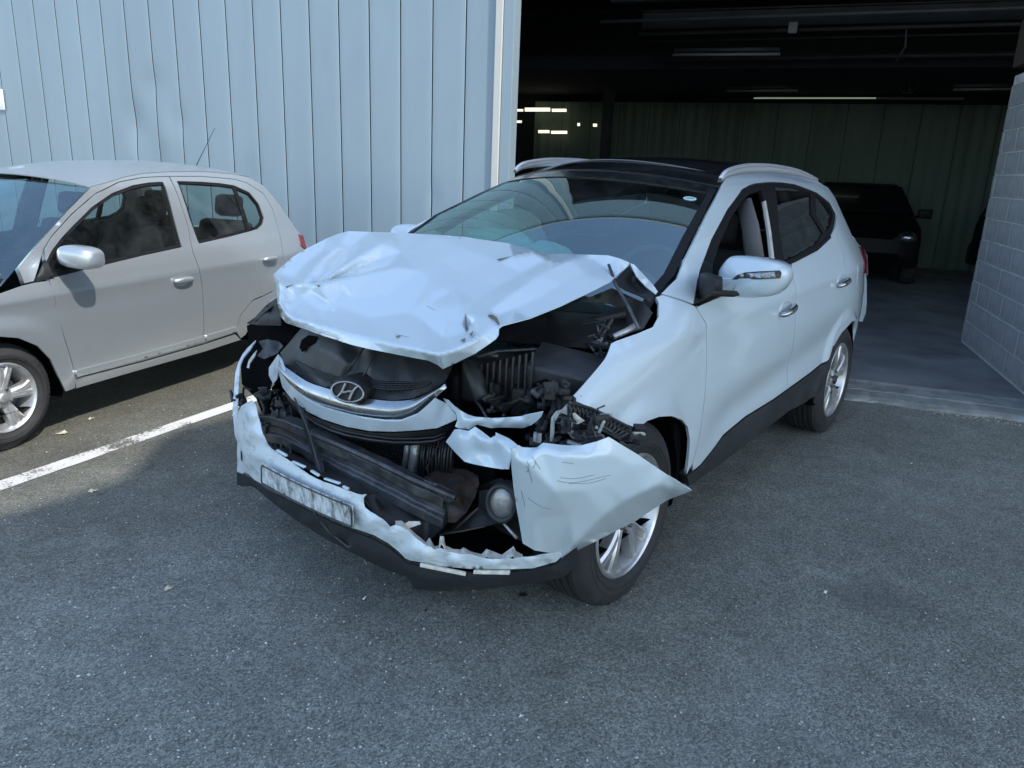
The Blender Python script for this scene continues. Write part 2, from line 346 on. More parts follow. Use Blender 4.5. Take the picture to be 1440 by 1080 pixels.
# rays of the surveyed camera: a point of the photograph placed on a plane of the site
def ray(px, py): return CF+(px-720)/FPX*CR-(py-540)/FPX*CU
def on_plane(px, py, n, d):
    D = ray(px, py); n = npv(n); return CAM_C+(d-n @ CAM_C)/(n @ D)*D
AX = {'x': (1, 0, 0), 'y': (0, 1, 0), 'z': (0, 0, 1)}
def P(px, py, v, ax='x'): return on_plane(px, py, AX[ax], v)
def PP(q): return P(*q) if len(q) > 2 else None

def inside(poly, pts):
    poly = np.asarray(poly); x = pts[:, 0]; y = pts[:, 1]; c = np.zeros(len(pts), bool)
    j = len(poly)-1
    for i in range(len(poly)):
        xi, yi = poly[i]; xj, yj = poly[j]
        m = ((yi > y) != (yj > y)) & (x < (xj-xi)*(y-yi)/(yj-yi+1e-12)+xi); c ^= m; j = i
    return c
def seg_dist(poly, pts):
    poly = np.asarray(poly); d = np.full(len(pts), 1e9)
    for i in range(len(poly)):
        a = poly[i]; b = poly[(i+1) % len(poly)]; ab = b-a
        t = np.clip(((pts-a) @ ab)/(ab @ ab+1e-12), 0, 1)
        d = np.minimum(d, np.linalg.norm(pts-(a+t[:, None]*ab), axis=1))
    return d
def densify(poly, step):
    out = []; poly = [npv(p) for p in poly]
    for i, p in enumerate(poly):
        q = poly[(i+1) % len(poly)]; n = max(1, int(np.linalg.norm((q-p)[:2])/step))
        for k in range(n): out.append(p+(q-p)*k/n)
    return np.array(out)
def poly_mesh(poly, step, holes=(), extra=None):
    """triangulated 2-D region: dense outline plus interior grid"""
    loops = [densify(poly, step)]+[densify(h, step) for h in holes]
    V = np.vstack([l[:, :2] for l in loops]); E_ = []; b = 0
    for l in loops:
        n = len(l); E_ += [(b+i, b+(i+1) % n) for i in range(n)]; b += n
    lo = V.min(0); hi = V.max(0)
    gx, gy = np.meshgrid(np.arange(lo[0], hi[0], step), np.arange(lo[1], hi[1], step*.87))
    gx = gx+(np.arange(gx.shape[0]) % 2)[:, None]*step*.5
    G = np.stack([gx.ravel(), gy.ravel()], 1)
    k = inside(loops[0][:, :2], G) & (seg_dist(loops[0][:, :2], G) > step*.55)
    for h in loops[1:]: k &= ~inside(h[:, :2], G) & (seg_dist(h[:, :2], G) > step*.55)
    G = G[k]; A = np.vstack([V, G])
    r = delaunay_2d_cdt([Vector(p) for p in A], E_, [], 0, 1e-9)
    vs = np.array([tuple(p) for p in r[0]]); fs = np.array([f for f in r[2] if len(f) == 3])
    cen = vs[fs].mean(1); k = inside(loops[0][:, :2], cen)
    for h in loops[1:]: k &= ~inside(h[:, :2], cen)
    fs = fs[k]
    nb = len(V); bd = np.zeros(len(vs), bool)
    for i, orig in enumerate(r[3]):
        if any(o < nb for o in orig): bd[i] = True
    return vs, fs, bd
def facet(name, outline, inner, mat, parent, step=6, smooth=2, thick=.003, noise=0, nscale=12, creases=(), **kw):
    """sheet through surveyed points: each point (px, py, depth[, axis]); flat facets between them, softened"""
    out3 = npv([P(*q) for q in outline]); in3 = npv([P(*q) for q in inner]) if len(inner) else np.zeros((0, 3))
    o2 = npv([q[:2] for q in outline]); i2 = npv([q[:2] for q in inner]) if len(inner) else np.zeros((0, 2))
    A2 = np.vstack([o2, i2]); A3 = np.vstack([out3, in3]); n = len(o2)
    ce = []
    for ch in creases:
        ids = [int(np.argmin(np.linalg.norm(A2-npv(c[:2]), axis=1))) for c in ch]
        ce += [(a_, b_) for a_, b_ in zip(ids[:-1], ids[1:]) if a_ != b_]
    r = delaunay_2d_cdt([Vector(p) for p in A2], [(i, (i+1) % n) for i in range(n)]+ce, [], 0, 1e-9)
    idx = [o[0] if len(o) else -1 for o in r[3]]
    cv = np.array([tuple(p) for p in r[0]]); cf = [f for f in r[2] if len(f) == 3]; c3 = A3[idx]
    for i_, k_ in enumerate(idx):
        if k_ < 0:      # crossing of two crease lines: place it on the first of them
            bd_ = 1e9
            for a_, b_ in ce:
                ab = A2[b_]-A2[a_]; t_ = float(np.clip(((cv[i_]-A2[a_]) @ ab)/(ab @ ab), 0, 1)); q_ = A2[a_]+t_*ab; dd_ = np.linalg.norm(q_-cv[i_])
                if dd_ < bd_: bd_ = dd_; c3[i_] = A3[a_]*(1-t_)+A3[b_]*t_
    vs, fs, bd = poly_mesh(o2, step)
    p3 = np.zeros((len(vs), 3)); done = np.zeros(len(vs)); best = np.full(len(vs), -1e9)
    for f in cf:
        a, b, c = cv[f[0]], cv[f[1]], cv[f[2]]
        den = (b[1]-c[1])*(a[0]-c[0])+(c[0]-b[0])*(a[1]-c[1])
        if abs(den) < 1e-9: continue
        l1 = ((b[1]-c[1])*(vs[:, 0]-c[0])+(c[0]-b[0])*(vs[:, 1]-c[1]))/den
        l2 = ((c[1]-a[1])*(vs[:, 0]-c[0])+(a[0]-c[0])*(vs[:, 1]-c[1]))/den
        l3 = 1-l1-l2; mn = np.minimum(np.minimum(l1, l2), l3)
        k = mn > best+1e-9
        W = np.clip(np.stack([l1, l2, l3], 1), 0, 1); W /= W.sum(1, keepdims=True)
        q = W @ c3[list(f)]
        p3[k] = q[k]; best[k] = mn[k]
    if smooth:
        e = np.vstack([fs[:, [0, 1]], fs[:, [1, 2]], fs[:, [2, 0]]]); e = np.vstack([e, e[:, ::-1]])
        e = np.unique(e, axis=0); deg = np.bincount(e[:, 0], minlength=len(vs))[:, None]
        for _ in range(smooth):
            s = np.zeros_like(p3); np.add.at(s, e[:, 0], p3[e[:, 1]])
            q = s/np.maximum(deg, 1); p3[~bd] = .5*p3[~bd]+.5*q[~bd]
    # orient to the side surveyed
    nn = np.cross(p3[fs[:, 1]]-p3[fs[:, 0]], p3[fs[:, 2]]-p3[fs[:, 0]]); cen = p3[fs].mean(1)
    fl = ((CAM_C-cen)*nn).sum(1).sum() < 0
    if fl: fs = fs[:, ::-1]; nn = -nn
    if noise:
        from mathutils import noise as mn_
        vn = np.zeros_like(p3)
        for k in range(3): np.add.at(vn, fs[:, k], nn)
        vn /= np.linalg.norm(vn, axis=1, keepdims=True)+1e-12
        for i in range(len(p3)):
            if True:
                h = mn_.fractal(Vector(p3[i]*nscale), 1.0, 2.0, 3)
                p3[i] += vn[i]*h*noise*(.3 if bd[i] else 1)
    return mesh_from(name, p3, fs, mat, parent, solid=thick, **kw)

class Car:
    """side skin y = S(x, z) in the car's own frame; panels cut from it"""
    def __init__(s, root, S):
        s.root = root; s.S = S; s.M = rootmat(root); Mi = np.array(s.M.inverted()); s.Mi = Mi
        s.C = Mi[:3, :3] @ CAM_C+Mi[:3, 3]; s.R = Mi[:3, :3]
    def side(s, px, py):
        D = s.R @ ray(px, py); y = .8
        for _ in range(60):
            t = (y-s.C[1])/D[1]; X = s.C+t*D; y = .6*y+.4*s.S(X[0], X[2])
        t = (y-s.C[1])/D[1]; X = s.C+t*D
        return X[0], X[2]
    def aty(s, px, py, y):
        D = s.R @ ray(px, py); return s.C+(y-s.C[1])/D[1]*D
    def atx(s, px, py, x):
        D = s.R @ ray(px, py); return s.C+(x-s.C[0])/D[0]*D
    def poly(s, pts): return [npv(s.side(*p)) for p in pts]
    def panel(s, name, pts, mat, holes=(), off=0, gap=.0025, step=.022, thick=.012, mirror=True, xz=False, curl=.0006, sm=0, only=None, hxz=False, **kw):
        poly = [npv(p) for p in pts] if xz else s.poly(pts)
        if np.abs(np.array(poly)).max() > 20: print('BAD POLY', name, poly); return []
        hs = [[npv(p) for p in h] if (xz or hxz) else s.poly(h) for h in holes]
        if sm: poly = list(catmull(poly, sm, True))
        pa = np.array(poly); c = pa.mean(0)
        def inset(L, g):
            L = np.array(L); n = len(L); ar = .5*np.sum(L[:, 0]*np.roll(L[:, 1], -1)-np.roll(L[:, 0], -1)*L[:, 1])
            out = []
            for i in range(n):
                t = L[(i+1) % n]-L[(i-1) % n]; t /= np.linalg.norm(t)+1e-9
                nrm = npv((-t[1], t[0]))*(1 if ar > 0 else -1); out.append(L[i]+nrm*g)
            return out
        if gap: poly = inset(densify(poly, step), gap); hs = [inset(densify(h, step), -gap) for h in hs]
        vs, fs, bd = poly_mesh(poly, step, hs)
        Y = np.array([s.S(a, b) for a, b in vs])+off
        Y[bd] -= curl
        v3 = np.stack([vs[:, 0], Y, vs[:, 1]], 1)
        n = np.cross(v3[fs[:, 1]]-v3[fs[:, 0]], v3[fs[:, 2]]-v3[fs[:, 0]])
        if n[:, 1].sum() < 0: fs = fs[:, ::-1]
        res = []
        if only != 'R': res.append(mesh_from(name, v3, fs, mat, s.root, local=True, solid=thick, **kw))
        if mirror and only != 'L':
            v4 = v3*npv((1, -1, 1)); res.append(mesh_from(name, v4, fs[:, ::-1], mat, s.root, local=True, solid=thick, **kw))
        return res
    def local(s, p): return s.Mi[:3, :3] @ npv(p)+s.Mi[:3, 3]
def smoothcurve(tab):
    xs = npv([t[0] for t in tab]); ys = npv([t[1] for t in tab])
    X = np.linspace(xs[0], xs[-1], 600); Y = np.interp(X, xs, ys)
    k = 15
    Y2 = np.convolve(np.pad(Y, k, 'edge'), np.hanning(2*k+1)/np.hanning(2*k+1).sum(), 'valid')
    return lambda z: float(np.interp(z, X, Y2))
def sstep(a, b, x):
    t = min(1, max(0, (x-a)/(b-a))); return t*t*(3-2*t)
def cross_loft(name, car, edge, mat, crown=.04, bulge=(0, 0, 0), n=14, thick=.006, p=2, **kw):
    """sheet across the car between an edge polyline (x, y, z) and its mirror image"""
    E3 = [npv(e) for e in edge]; vs = []; fs = []
    for i, e in enumerate(E3):
        cr = crown[i] if hasattr(crown, '__len__') else crown
        bl = npv(bulge[i]) if hasattr(bulge[0], '__len__') else npv(bulge)
        for k in range(n+1):
            t = 1-2*k/n; w = 1-abs(t)**p
            vs.append(npv((e[0], e[1]*t, e[2]+cr*w))+bl*w)
    m = n+1
    for i in range(len(E3)-1):
        for k in range(n): fs.append((i*m+k, (i+1)*m+k, (i+1)*m+k+1, i*m+k+1))
    return fix_normals(mesh_from(name, vs, fs, mat, car.root, local=True, solid=thick, off=0, **kw))

# =================================================================== SETTING
def struct(o): o['kind'] = 'structure'; return o
A0 = npv((-3.984, .705, 0)); WD = npv((-.2862, .9582, 0)); WN = npv((.9582, .2862, 0))
def W(s, t, z):
    """site frame of the hall: s along the front, t metres inside it"""
    return A0+WD*s-WN*t+npv((0, 0, z))
def Wray(px, py, t): return on_plane(px, py, WN, WN @ A0-t)
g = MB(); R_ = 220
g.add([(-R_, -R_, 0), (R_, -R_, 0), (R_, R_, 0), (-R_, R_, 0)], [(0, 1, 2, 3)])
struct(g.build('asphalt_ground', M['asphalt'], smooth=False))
# painted bay line
a = P(-160, 739, 0, 'z'); b = P(325, 572, 0, 'z'); d_ = (b-a)/np.linalg.norm(b-a); b = b+d_*.9; a = a-d_*2.0
w_ = npv((-d_[1], d_[0], 0))*.055
g = MB(); n_ = 60; rs = random.Random(3)
vs = []
for i in range(n_+1):
    p = a+(b-a)*i/n_; j = w_*(1+rs.uniform(-.06, .06)); vs += [p-j+npv((0, 0, .004)), p+j+npv((0, 0, .004))]
g.add(vs, [(2*i, 2*i+2, 2*i+3, 2*i+1) for i in range(n_)])
struct(g.build('parking_line', M['line'], smooth=False))

# garage floor slab and its threshold
g = MB()
def wall_box(mb, s0, s1, t0, t1, z0, z1):
    vs = [W(s, t, z) for s in (s0, s1) for t in (t0, t1) for z in (z0, z1)]
    mb.add(vs, [(0, 1, 3, 2), (4, 6, 7, 5), (0, 4, 5, 1), (2, 3, 7, 6), (0, 2, 6, 4), (1, 5, 7, 3)])
wall_box(g, -12, 9, .02, 12.4, -.1, .045)
struct(fix_normals(g.build('garage_floor', M['concrete'], smooth=False)))
# threshold: chipped concrete apron with a low front edge
vs = []; fs = []; rs = random.Random(5)
ss = np.arange(-2.85, 5.0, .06)
for s in ss:
    e = .012*math.sin(s*9)+rs.uniform(-.012, .012); dz = rs.uniform(-.004, .003)
    for t, z in ((-.47+e, -.02), (-.46+e, .018+dz), (-.40+e*.5, .030+dz), (-.245+e*.3, .033+dz), (-.238+e*.3, .004), (-.224+e*.3, .004), (-.216+e*.3, .036+dz), (-.12, .038+dz*.5), (-.02, .040), (.02, .049+dz*.4), (.05, .049)):
        vs.append(W(s, t, z))
for i in range(len(ss)-1):
    for k in range(10): fs.append((i*11+k, i*11+k+1, (i+1)*11+k+1, (i+1)*11+k))
struct(fix_normals(mesh_from('garage_threshold', vs, fs, M['concrete_edge'], smooth=False)))

# =================================================================== GARAGE HALL
garage = thing('garage_hall', 'blue-grey metal clad hall with a wide dark vehicle doorway behind both cars', 'garage', tuple(W(-2.9, 0, 0)))
SEAM0 = float((Wray(705, 0, 0)-A0) @ WD); PW = (SEAM0-float((Wray(15, 0, 0)-A0) @ WD))/18   # first seam, panel pitch
DOOR_L = float((Wray(725, 0, 0)-A0) @ WD); TOP = 5.6
from mathutils import noise as mnoise
def dentf(s, z):
    h = 0
    for (px, py, amp, rs_, rz) in ((190, 175, -.022, .11, .22), (232, 190, .014, .08, .2), (215, 120, -.012, .16, .12), (255, 172, -.012, .08, .1), (610, 280, -.012, .05, .10), (352, 250, -.006, .15, .15), (455, 95, -.006, .04, .06)):
        X = Wray(px, py, 0); s0 = (X-A0) @ WD
        h += amp*1.2*math.exp(-((s-s0)/rs_)**2-((z-X[2])/rz)**2)
    h += .0035*mnoise.noise(Vector((s*1.1, z*.5, 1)))
    return h
for i in range(26):
    s1 = SEAM0-.038-(PW*i if i == 0 else PW*i-.038); s0 = SEAM0-PW*(i+1)
    vs = []; fs = []
    cols = [0.002, .002, .005, .010, .06, .11, .15, .19, .24, PW-.016, PW-.011, PW-.008, PW-.008]
    dep = [.03, .004, .001, 0, 0, 0, 0, 0, 0, 0, .001, .004, .03]
    near = i < 26
    nz = 56
    for j in range(nz+1):
        z = .02+(TOP-.02)*j/nz
        for c, d0 in zip(cols, dep):
            s = s0+.0025+c
            vs.append(W(s, d0-dentf(s, z), z))
    m_ = len(cols)
    for j in range(nz):
        for k in range(m_-1): fs.append((j*m_+k, j*m_+k+1, (j+1)*m_+k+1, (j+1)*m_+k))
    mi = [1 if (f % (m_-1)) in (0, m_-2) else 0 for f in range(len(fs))]
    o = fix_normals(mesh_from('wall_panel', vs, fs, None, garage, mats=[M['wall'], M['black_rubber']], midx=mi)); o.data.set_sharp_from_angle(angle=rad(30))
# backing wall behind the panels, side and roof of the hall
g = MB(); wall_box(g, -11.2, SEAM0-.03, .035, .16, 0, TOP-.02); fix_normals(g.build('backing_wall', M['steel'], garage, smooth=False))
# panel right next to the doorway, pale post and jamb
def wbox(name, mat, *a, **k):
    g = MB(); wall_box(g, *a); return fix_normals(g.build(name, mat, garage, smooth=False, **k))
wbox('door_post', M['post'], SEAM0-.035, SEAM0+.028, -.03, .10, .03, TOP, bevel=.004)
wbox('door_jamb', M['wall'], SEAM0+.032, DOOR_L, -.012, .14, .03, TOP, bevel=.004)
wbox('door_lintel', M['wall'], DOOR_L+.003, 9, 0, .16, 4.6, TOP)
wbox('cap_flashing', M['post'], -11.2, 9, -.04, .2, TOP+.003, TOP+.09)
wbox('roof_deck', M['dark_roof'], -11.2, 9, .2, 12.4, 4.72, 4.84)
wbox('side_wall', M['steel'], -11.35, -11.2, .0, 12.4, 0, TOP)
wbox('side_wall', M['steel'], 9.0, 9.15, .0, 12.4, 0, TOP)
wbox('front_wall', M['wall'], 3.9, 9, 0.003, .16, .05, 4.6)
# back wall of corrugated green sheets
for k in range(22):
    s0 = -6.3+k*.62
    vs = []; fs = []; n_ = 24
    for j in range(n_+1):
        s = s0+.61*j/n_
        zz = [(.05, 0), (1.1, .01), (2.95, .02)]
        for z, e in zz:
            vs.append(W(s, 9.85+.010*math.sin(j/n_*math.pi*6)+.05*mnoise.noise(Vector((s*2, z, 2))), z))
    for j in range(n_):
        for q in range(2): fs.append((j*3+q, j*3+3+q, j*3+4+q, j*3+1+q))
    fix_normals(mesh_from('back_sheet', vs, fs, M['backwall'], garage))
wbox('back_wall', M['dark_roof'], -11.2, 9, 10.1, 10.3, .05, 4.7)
wbox('back_rail', M['fixture'], -1.75, 1.75, 9.70, 9.76, 3.02, 3.06)
# ceiling steel: deep lower ceiling over the rear bays, beams and pipes
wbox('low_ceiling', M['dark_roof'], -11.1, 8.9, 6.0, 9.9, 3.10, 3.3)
for t in (1.6, 3.4, 5.2):
    g = MB(); z0 = 3.55
    wall_box(g, -3.1, 8.9, t, t+.14, z0+.2, z0+.215); wall_box(g, -3.1, 8.9, t+.063, t+.077, z0+.003, z0+.197); wall_box(g, -3.1, 8.9, t, t+.14, z0-.015, z0)
    fix_normals(g.build('roof_beam', M['steel'], garage, smooth=False))
for t, z, r in ((2.3, 3.12, .018), (4.2, 3.3, .022), (4.6, 3.27, .012), (5.6, 3.18, .03)):
    g = MB(); g.tube([W(-2.9, t, z), W(2, t, z+.02), W(8, t+.2, z)], r); g.build('ceiling_pipe', M['steel'], garage)
g = MB(); g.tube([W(.25, 4.2, 3.32), W(.27, 4.2, 3.1), W(.2, 4.3, 2.95)], .012); g.build('conduit', M['metal'], garage)
wbox('junction_box', M['fixture'], -1.05, -.95, 4.1, 4.16, 3.26, 3.38)
# tube light fittings (off)
def tube_fix(px0, px1, py, t, name='tube_light_fitting'):
    X0 = Wray(px0, py, t); X1 = Wray(px1, py-1, t)
    g = MB(); g.tube([X0, X1], .018, n=10); d = (X1-X0)/np.linalg.norm(X1-X0)
    o = g.build(name, M['fixture'], garage)
    g = MB(); c = (X0+X1)/2+npv((0, 0, .05)); L = np.linalg.norm(X1-X0)
    R = np.stack([d, np.cross([0, 0, 1], d), npv((0, 0, 1))], 1); g.box(c, (L*.98, .09, .04), R); g.build('fitting_housing', M['steel'], o)
tube_fix(946, 1097, 77, 4.0); tube_fix(1020, 1122, 128, 7.5); tube_fix(1340, 1425, 126, 7.0)
# lit slots far away in the left bay
for (x0, x1, y, h) in ((722, 735, 155, 3), (738, 773, 154, 5), (776, 796, 155, 4), (722, 733, 171, 3), (757, 772, 185, 4), (775, 797, 186, 4), (812, 815, 175, 4), (834, 839, 176, 4)):
    g = MB(); t = 9.6
    q = [Wray(x0, y-h/2, t), Wray(x1, y-h/2, t), Wray(x1, y+h/2, t), Wray(x0, y+h/2, t)]
    g.add([p for p in q]+[p-WN*.03 for p in q], [(0, 1, 2, 3), (4, 7, 6, 5), (0, 4, 5, 1), (1, 5, 6, 2), (2, 6, 7, 3), (3, 7, 4, 0)])
    fix_normals(g.build('lit_window_slot', M['lit'], garage, smooth=False))
X0 = Wray(1060, 138, 9.5); X1 = Wray(1232, 138, 9.5)
g = MB(); g.tube([X0, X1], .012); g.build('daylight_gap', M['lit_dim'], garage)
for px in (852,):
    X = Wray(px, 200, 7.2); g = MB(); g.box((X[0], X[1], 1.6), (.14, .14, 3.1)); g.build('steel_column', M['steel'], garage, smooth=False)
# round wall fan
X = Wray(1278, 118, 8.0); g = MB()
ph = [X+.14*(math.cos(a)*WD+math.sin(a)*npv((0, 0, 1))) for a in np.linspace(0, 2*math.pi, 25)]
g.tube(ph, .012, n=6, caps=False)
for k in range(5):
    a = k*2*math.pi/5; g.tube([X, X+.13*(math.cos(a)*WD+math.sin(a)*npv((0, 0, 1)))], [.01, .035], n=6, flat=.3)
tag(g.build('wall_fan', M['steel']), 'small dark round fan hanging under the garage ceiling', 'fan')
# small sign plate at the left edge of the wall
X = Wray(-6, 140, -.012); R = np.stack([WD, WN, npv((0, 0, 1))], 1)
g = MB(); g.box(X, (.26, .006, .22), R); sgn = g.build('wall_sign', M['sign_white'], bevel=.004)
tag(sgn, 'small white sign plate on the blue-grey wall, cut by the left edge', 'sign')

# block wall pier on the right of the doorway
b1 = P(1350, 480, .05, 'z'); b2 = P(1438, 555, .05, 'z'); bd_ = (b1-b2)/np.linalg.norm(b1-b2); b0 = b2-bd_*.62
Lw = np.linalg.norm(b1-b0); bn = npv((bd_[1], -bd_[0], 0))
if bn @ (CAM_C-b1) < 0: bn = -bn
bn3 = npv((bn[0], bn[1], 0))
pier = thing('block_wall', 'grey concrete block wall at the right edge of the dark doorway', 'wall', tuple(b0))
RB = np.stack([bd_, bn3, npv((0, 0, 1))], 1)
H_ = 2.52; g = MB(); g.box(b0+bd_*(Lw/2)-bn3*.10+npv((0, 0, H_/2-.01)), (Lw-.014, .186, H_-.02), RB); g.build('mortar_core', M['mortar'], pier, smooth=False)
bl, bh = .40, .194; mesh_b = {}
ncol = int(math.ceil(Lw/bl))+1; rsb = random.Random(2)
for row in range(int(H_/.2)):
    x = 0 if row % 2 == 0 else -.2
    while x < Lw-.05:
        x0 = max(0, x); x1 = min(Lw, x+bl); L = round(x1-x0-.008, 3)
        if L > .05:
            key = L
            if key not in mesh_b:
                gb = MB(); gb.box((0, 0, 0), (L, .2, bh-.006)); ob = gb.build('block', M['block'], None, smooth=False, bevel=.004); mesh_b[key] = ob
                o = ob
            else:
                o = mesh_b[key].copy(); COL.objects.link(o)
            c = b0+bd_*((x0+x1)/2)-bn3*(.1+rsb.uniform(-.002, .002))+npv((0, 0, .02+row*.2+.1))
            o.parent = pier
            Mt = Matrix.Translation(Vector(c)) @ Matrix(RB.tolist()).to_4x4() @ Matrix.Rotation(rsb.uniform(-.004, .004), 4, 'Y')
            o.matrix_local = rootmat(pier).inverted() @ Mt
        x += bl
g = MB(); g.box(b0+bd_*(Lw/2)-bn3*.1+npv((0, 0, H_+.25)), (Lw+.02, .25, .4), RB); g.build('lintel_beam', pmat('timber_brown_beam', (.09, .07, .055), .8), pier, smooth=False)

# unseen canopy added right of the camera; its roof edge shapes the yard's shade
def added_shade_canopy():
    r = thing('added_shade_canopy', 'unseen flat canopy on steel posts, added on the right to shade the yard', 'canopy', (0, 8, 0))
    ex = SUN_DIR.x/SUN_DIR.z; ey = SUN_DIR.y/SUN_DIR.z; H = 5.75
    def edge(gx_): return -1.93+.48*sstep(.15, .78, gx_)       # ground line of its shade
    xs = [-5.6]+list(np.linspace(-.1, 1.0, 12))+[5.0]
    vs = []
    for gx_ in xs:
        x = gx_+ex*H; y0 = edge(gx_)+ey*H
        vs += [(x, y0, H), (x, y0, H+.12), (x, 8.2, H+.12), (x, 8.2, H)]
    n = len(xs); fs = [(i*4+k, i*4+(k+1) % 4, (i+1)*4+(k+1) % 4, (i+1)*4+k) for i in range(n-1) for k in range(4)]+[(0, 3, 2, 1), tuple(4*n-4+k for k in range(4))]
    fix_normals(mesh_from('shade_canopy_roof', vs, fs, M['added_canopy'], r, smooth=False))
    for x in (-3.0, 1.0, 5.0):
        g = MB(); g.box((x, 8.0, H/2), (.16, .16, H)); g.build('shade_canopy_post', M['steel'], r, smooth=False)
        g = MB(); g.box((x, 5.8, H-.1), (.14, 4.6, .18)); g.build('shade_canopy_beam', M['steel'], r, smooth=False)
added_shade_canopy()

# =================================================================== WHEELS
def make_wheel(car, c, R, w, rimr, style, side=1, turn=0):
    """wheel with its outer face towards side*y; c = centre of the outer face"""
    hub = npv(c)
    Mt = np.array(Matrix.Rotation(turn, 3, 'Z'))
    def tf(vs): return [hub+Mt @ (npv(v)*npv((1, side, 1))) for v in vs]
    def mk(mb, name, mat, parent=car.root, **k):
        o = mesh_from(name, tf(mb.v), mb.f, mat, parent, local=True, **k); fix_normals(o); return o
    # y = 0 is the outer sidewall, negative goes inboard
    g = MB(); g.lathe([(.0, -w*.35), (rimr*.62, -w*.35), (rimr*.62, -w*.42), (0, -w*.42)], n=40)
    g.lathe([(.05, -w*.3), (.09, -w*.28), (.09, -w*.42), (.05, -w*.42)], n=20)
    wh = mk(g, 'wheel', M['metal'])
    # tyre
    prof = [(rimr, -w*.06), (rimr+.012, -.004), (rimr+.03, 0.004), (rimr+(R-rimr)*.30, .009), (rimr+(R-rimr)*.32, .0065), (rimr+(R-rimr)*.36, .0065), (rimr+(R-rimr)*.38, .010), (rimr+(R-rimr)*.5, .010), (rimr+(R-rimr)*.52, .007), (R-.045, .004), (R-.026, -.006), (R-.010, -.018), (R-.003, -.030)]
    ng = 4; yb = -.034
    span = w-.064
    for k in range(ng+1):
        y0 = yb-span*k/(ng+1); y1 = yb-span*(k+1)/(ng+1)+.009
        prof += [(R, y0), (R, y1)]
        if k < ng: prof += [(R-.009, y1-.001), (R-.009, y1-.008)]
    prof += [(R-.008, -w+.02), (R-.04, -w), (rimr+.02, -w), (rimr, -w*.94)]
    nseg = 140; g = MB(); m = len(prof); vs = []
    for k in range(nseg):
        a = 2*math.pi*k/nseg
        for j, (r, h) in enumerate(prof):
            rr = r-(.006 if (k % 2 == 0 and R-.012 < r < R-.001 and (h > -.034 or h < -w+.03)) else 0)
            if k % 2 == 0 and r >= R-.0001 and (j < 15 or j > m-8): rr -= .004
            z = rr*math.sin(a)
            if z < -R+.012: z = -R+.012+(z+R-.012)*.25 if True else z
            vs.append((rr*math.cos(a), h+(.008 if z < -R*.93 and -w*.2 < h else 0), z))
    g.add(vs, [(k*m+j, k*m+j+1, ((k+1) % nseg)*m+j+1, ((k+1) % nseg)*m+j) for k in range(nseg) for j in range(m-1)])
    ty = mk(g, 'tyre', M['rubber'], wh); ty.data.set_sharp_from_angle(angle=rad(35))
    # rim barrel + lip
    g = MB()
    g.lathe([(rimr+.003, -w*.12), (rimr+.006, -.004), (rimr-.002, .002), (rimr-.008, -.002), (rimr-.014, -.010), (rimr-.02, -.035), (rimr-.035, -.06), (rimr-.045, -w*.55), (rimr-.03, -w*.9)], n=72)
    ns = 5
    for s_ in range(ns):
        a0 = 2*math.pi*s_/ns+(rad(19) if style == 'twin' else rad(30))
        def blade(a_in, a_out, w_in, w_out, ridge=.012):
            rows = []
            for t in np.linspace(0, 1, 7):
                r = .045+(rimr-.016-.045)*t; a = a_in+(a_out-a_in)*t
                ww = w_in+(w_out-w_in)*t**1.4
                y = -.020+.016*math.sin(t*math.pi*.5)-.022*(t**3)*.4
                ca, sa = math.cos(a), math.sin(a)
                P0 = npv((r*ca, y, r*sa)); T = npv((-sa, 0, ca))
                rows.append([P0-T*ww+npv((0, -.045, 0)), P0-T*ww+npv((0, -.008, 0)), P0-T*ww*.55+npv((0, 0, 0)), P0+npv((0, ridge*-.25, 0)), P0+T*ww*.55, P0+T*ww+npv((0, -.008, 0)), P0+T*ww+npv((0, -.045, 0))])
            vs = [p for r_ in rows for p in r_]
            g.add(vs, [(i*7+j, i*7+j+1, (i+1)*7+j+1, (i+1)*7+j) for i in range(6) for j in range(6)])
        if style == 'twin':
            blade(a0-.06, a0-.24, .018, .027); blade(a0+.06, a0+.24, .018, .027)
        else:
            blade(a0, a0, .028, .046, .03); blade(a0-.05, a0-.16, .014, .022); blade(a0+.05, a0+.16, .014, .022)
    g.lathe([(.0, -.012), (.045, -.014), (.062, -.022), (.075, -.05)], n=36)
    rim = mk(g, 'rim', M['alloy'], wh); rim.data.set_sharp_from_angle(angle=rad(40))
    g = MB(); g.lathe([(0, .001), (.022, .0), (.028, -.004), (.03, -.016)], n=28); mk(g, 'hub_cap', M['alloy'] if style != 'twin' else M['plastic_grey'], wh)
    nn_ = 5 if style == 'twin' else 4
    for k in range(nn_):
        a = 2*math.pi*k/nn_+.5; rr = .052
        g = MB(); g.lathe([(0, -.004), (.008, -.005), (.010, -.02)], n=8, c=(rr*math.cos(a), 0, rr*math.sin(a)))
        mk(g, 'wheel_nut', M['metal'], wh)
    return wh

# =================================================================== SILVER HATCHBACK
silver = thing('silver_hatchback', 'silver five-door hatchback parked in the sun by the blue-grey wall', 'car', (1.127, -3.124, 0), rad(17.5))
pz = smoothcurve([(0, .74), (.15, .775), (.22, .805), (.3, .818), (.45, .828), (.65, .835), (.78, .832), (.88, .815), (.95, .79), (1.0, .765), (1.2, .69), (1.35, .625), (1.42, .58), (1.47, .52), (1.55, .42)])
def S_silver(x, z):
    y = pz(z)
    if x < -2.1: y -= .10*((-2.1-max(x, -2.95))/.75)**2
    x_ = min(x, .72)
    if x_ > .15: y -= .22*((x_-.15)/.6)**2
    zc = .80+.01*(-x)
    y += .014*math.exp(-(math.sqrt(((z-zc)/.012)**2+1)-1)*.35)
    for xc in (0, -2.37):
        r = math.hypot(x-xc, z-.29)
        if r < .46: y += .012*sstep(.46, .36, r)
    return y
SV = Car(silver, S_silver)
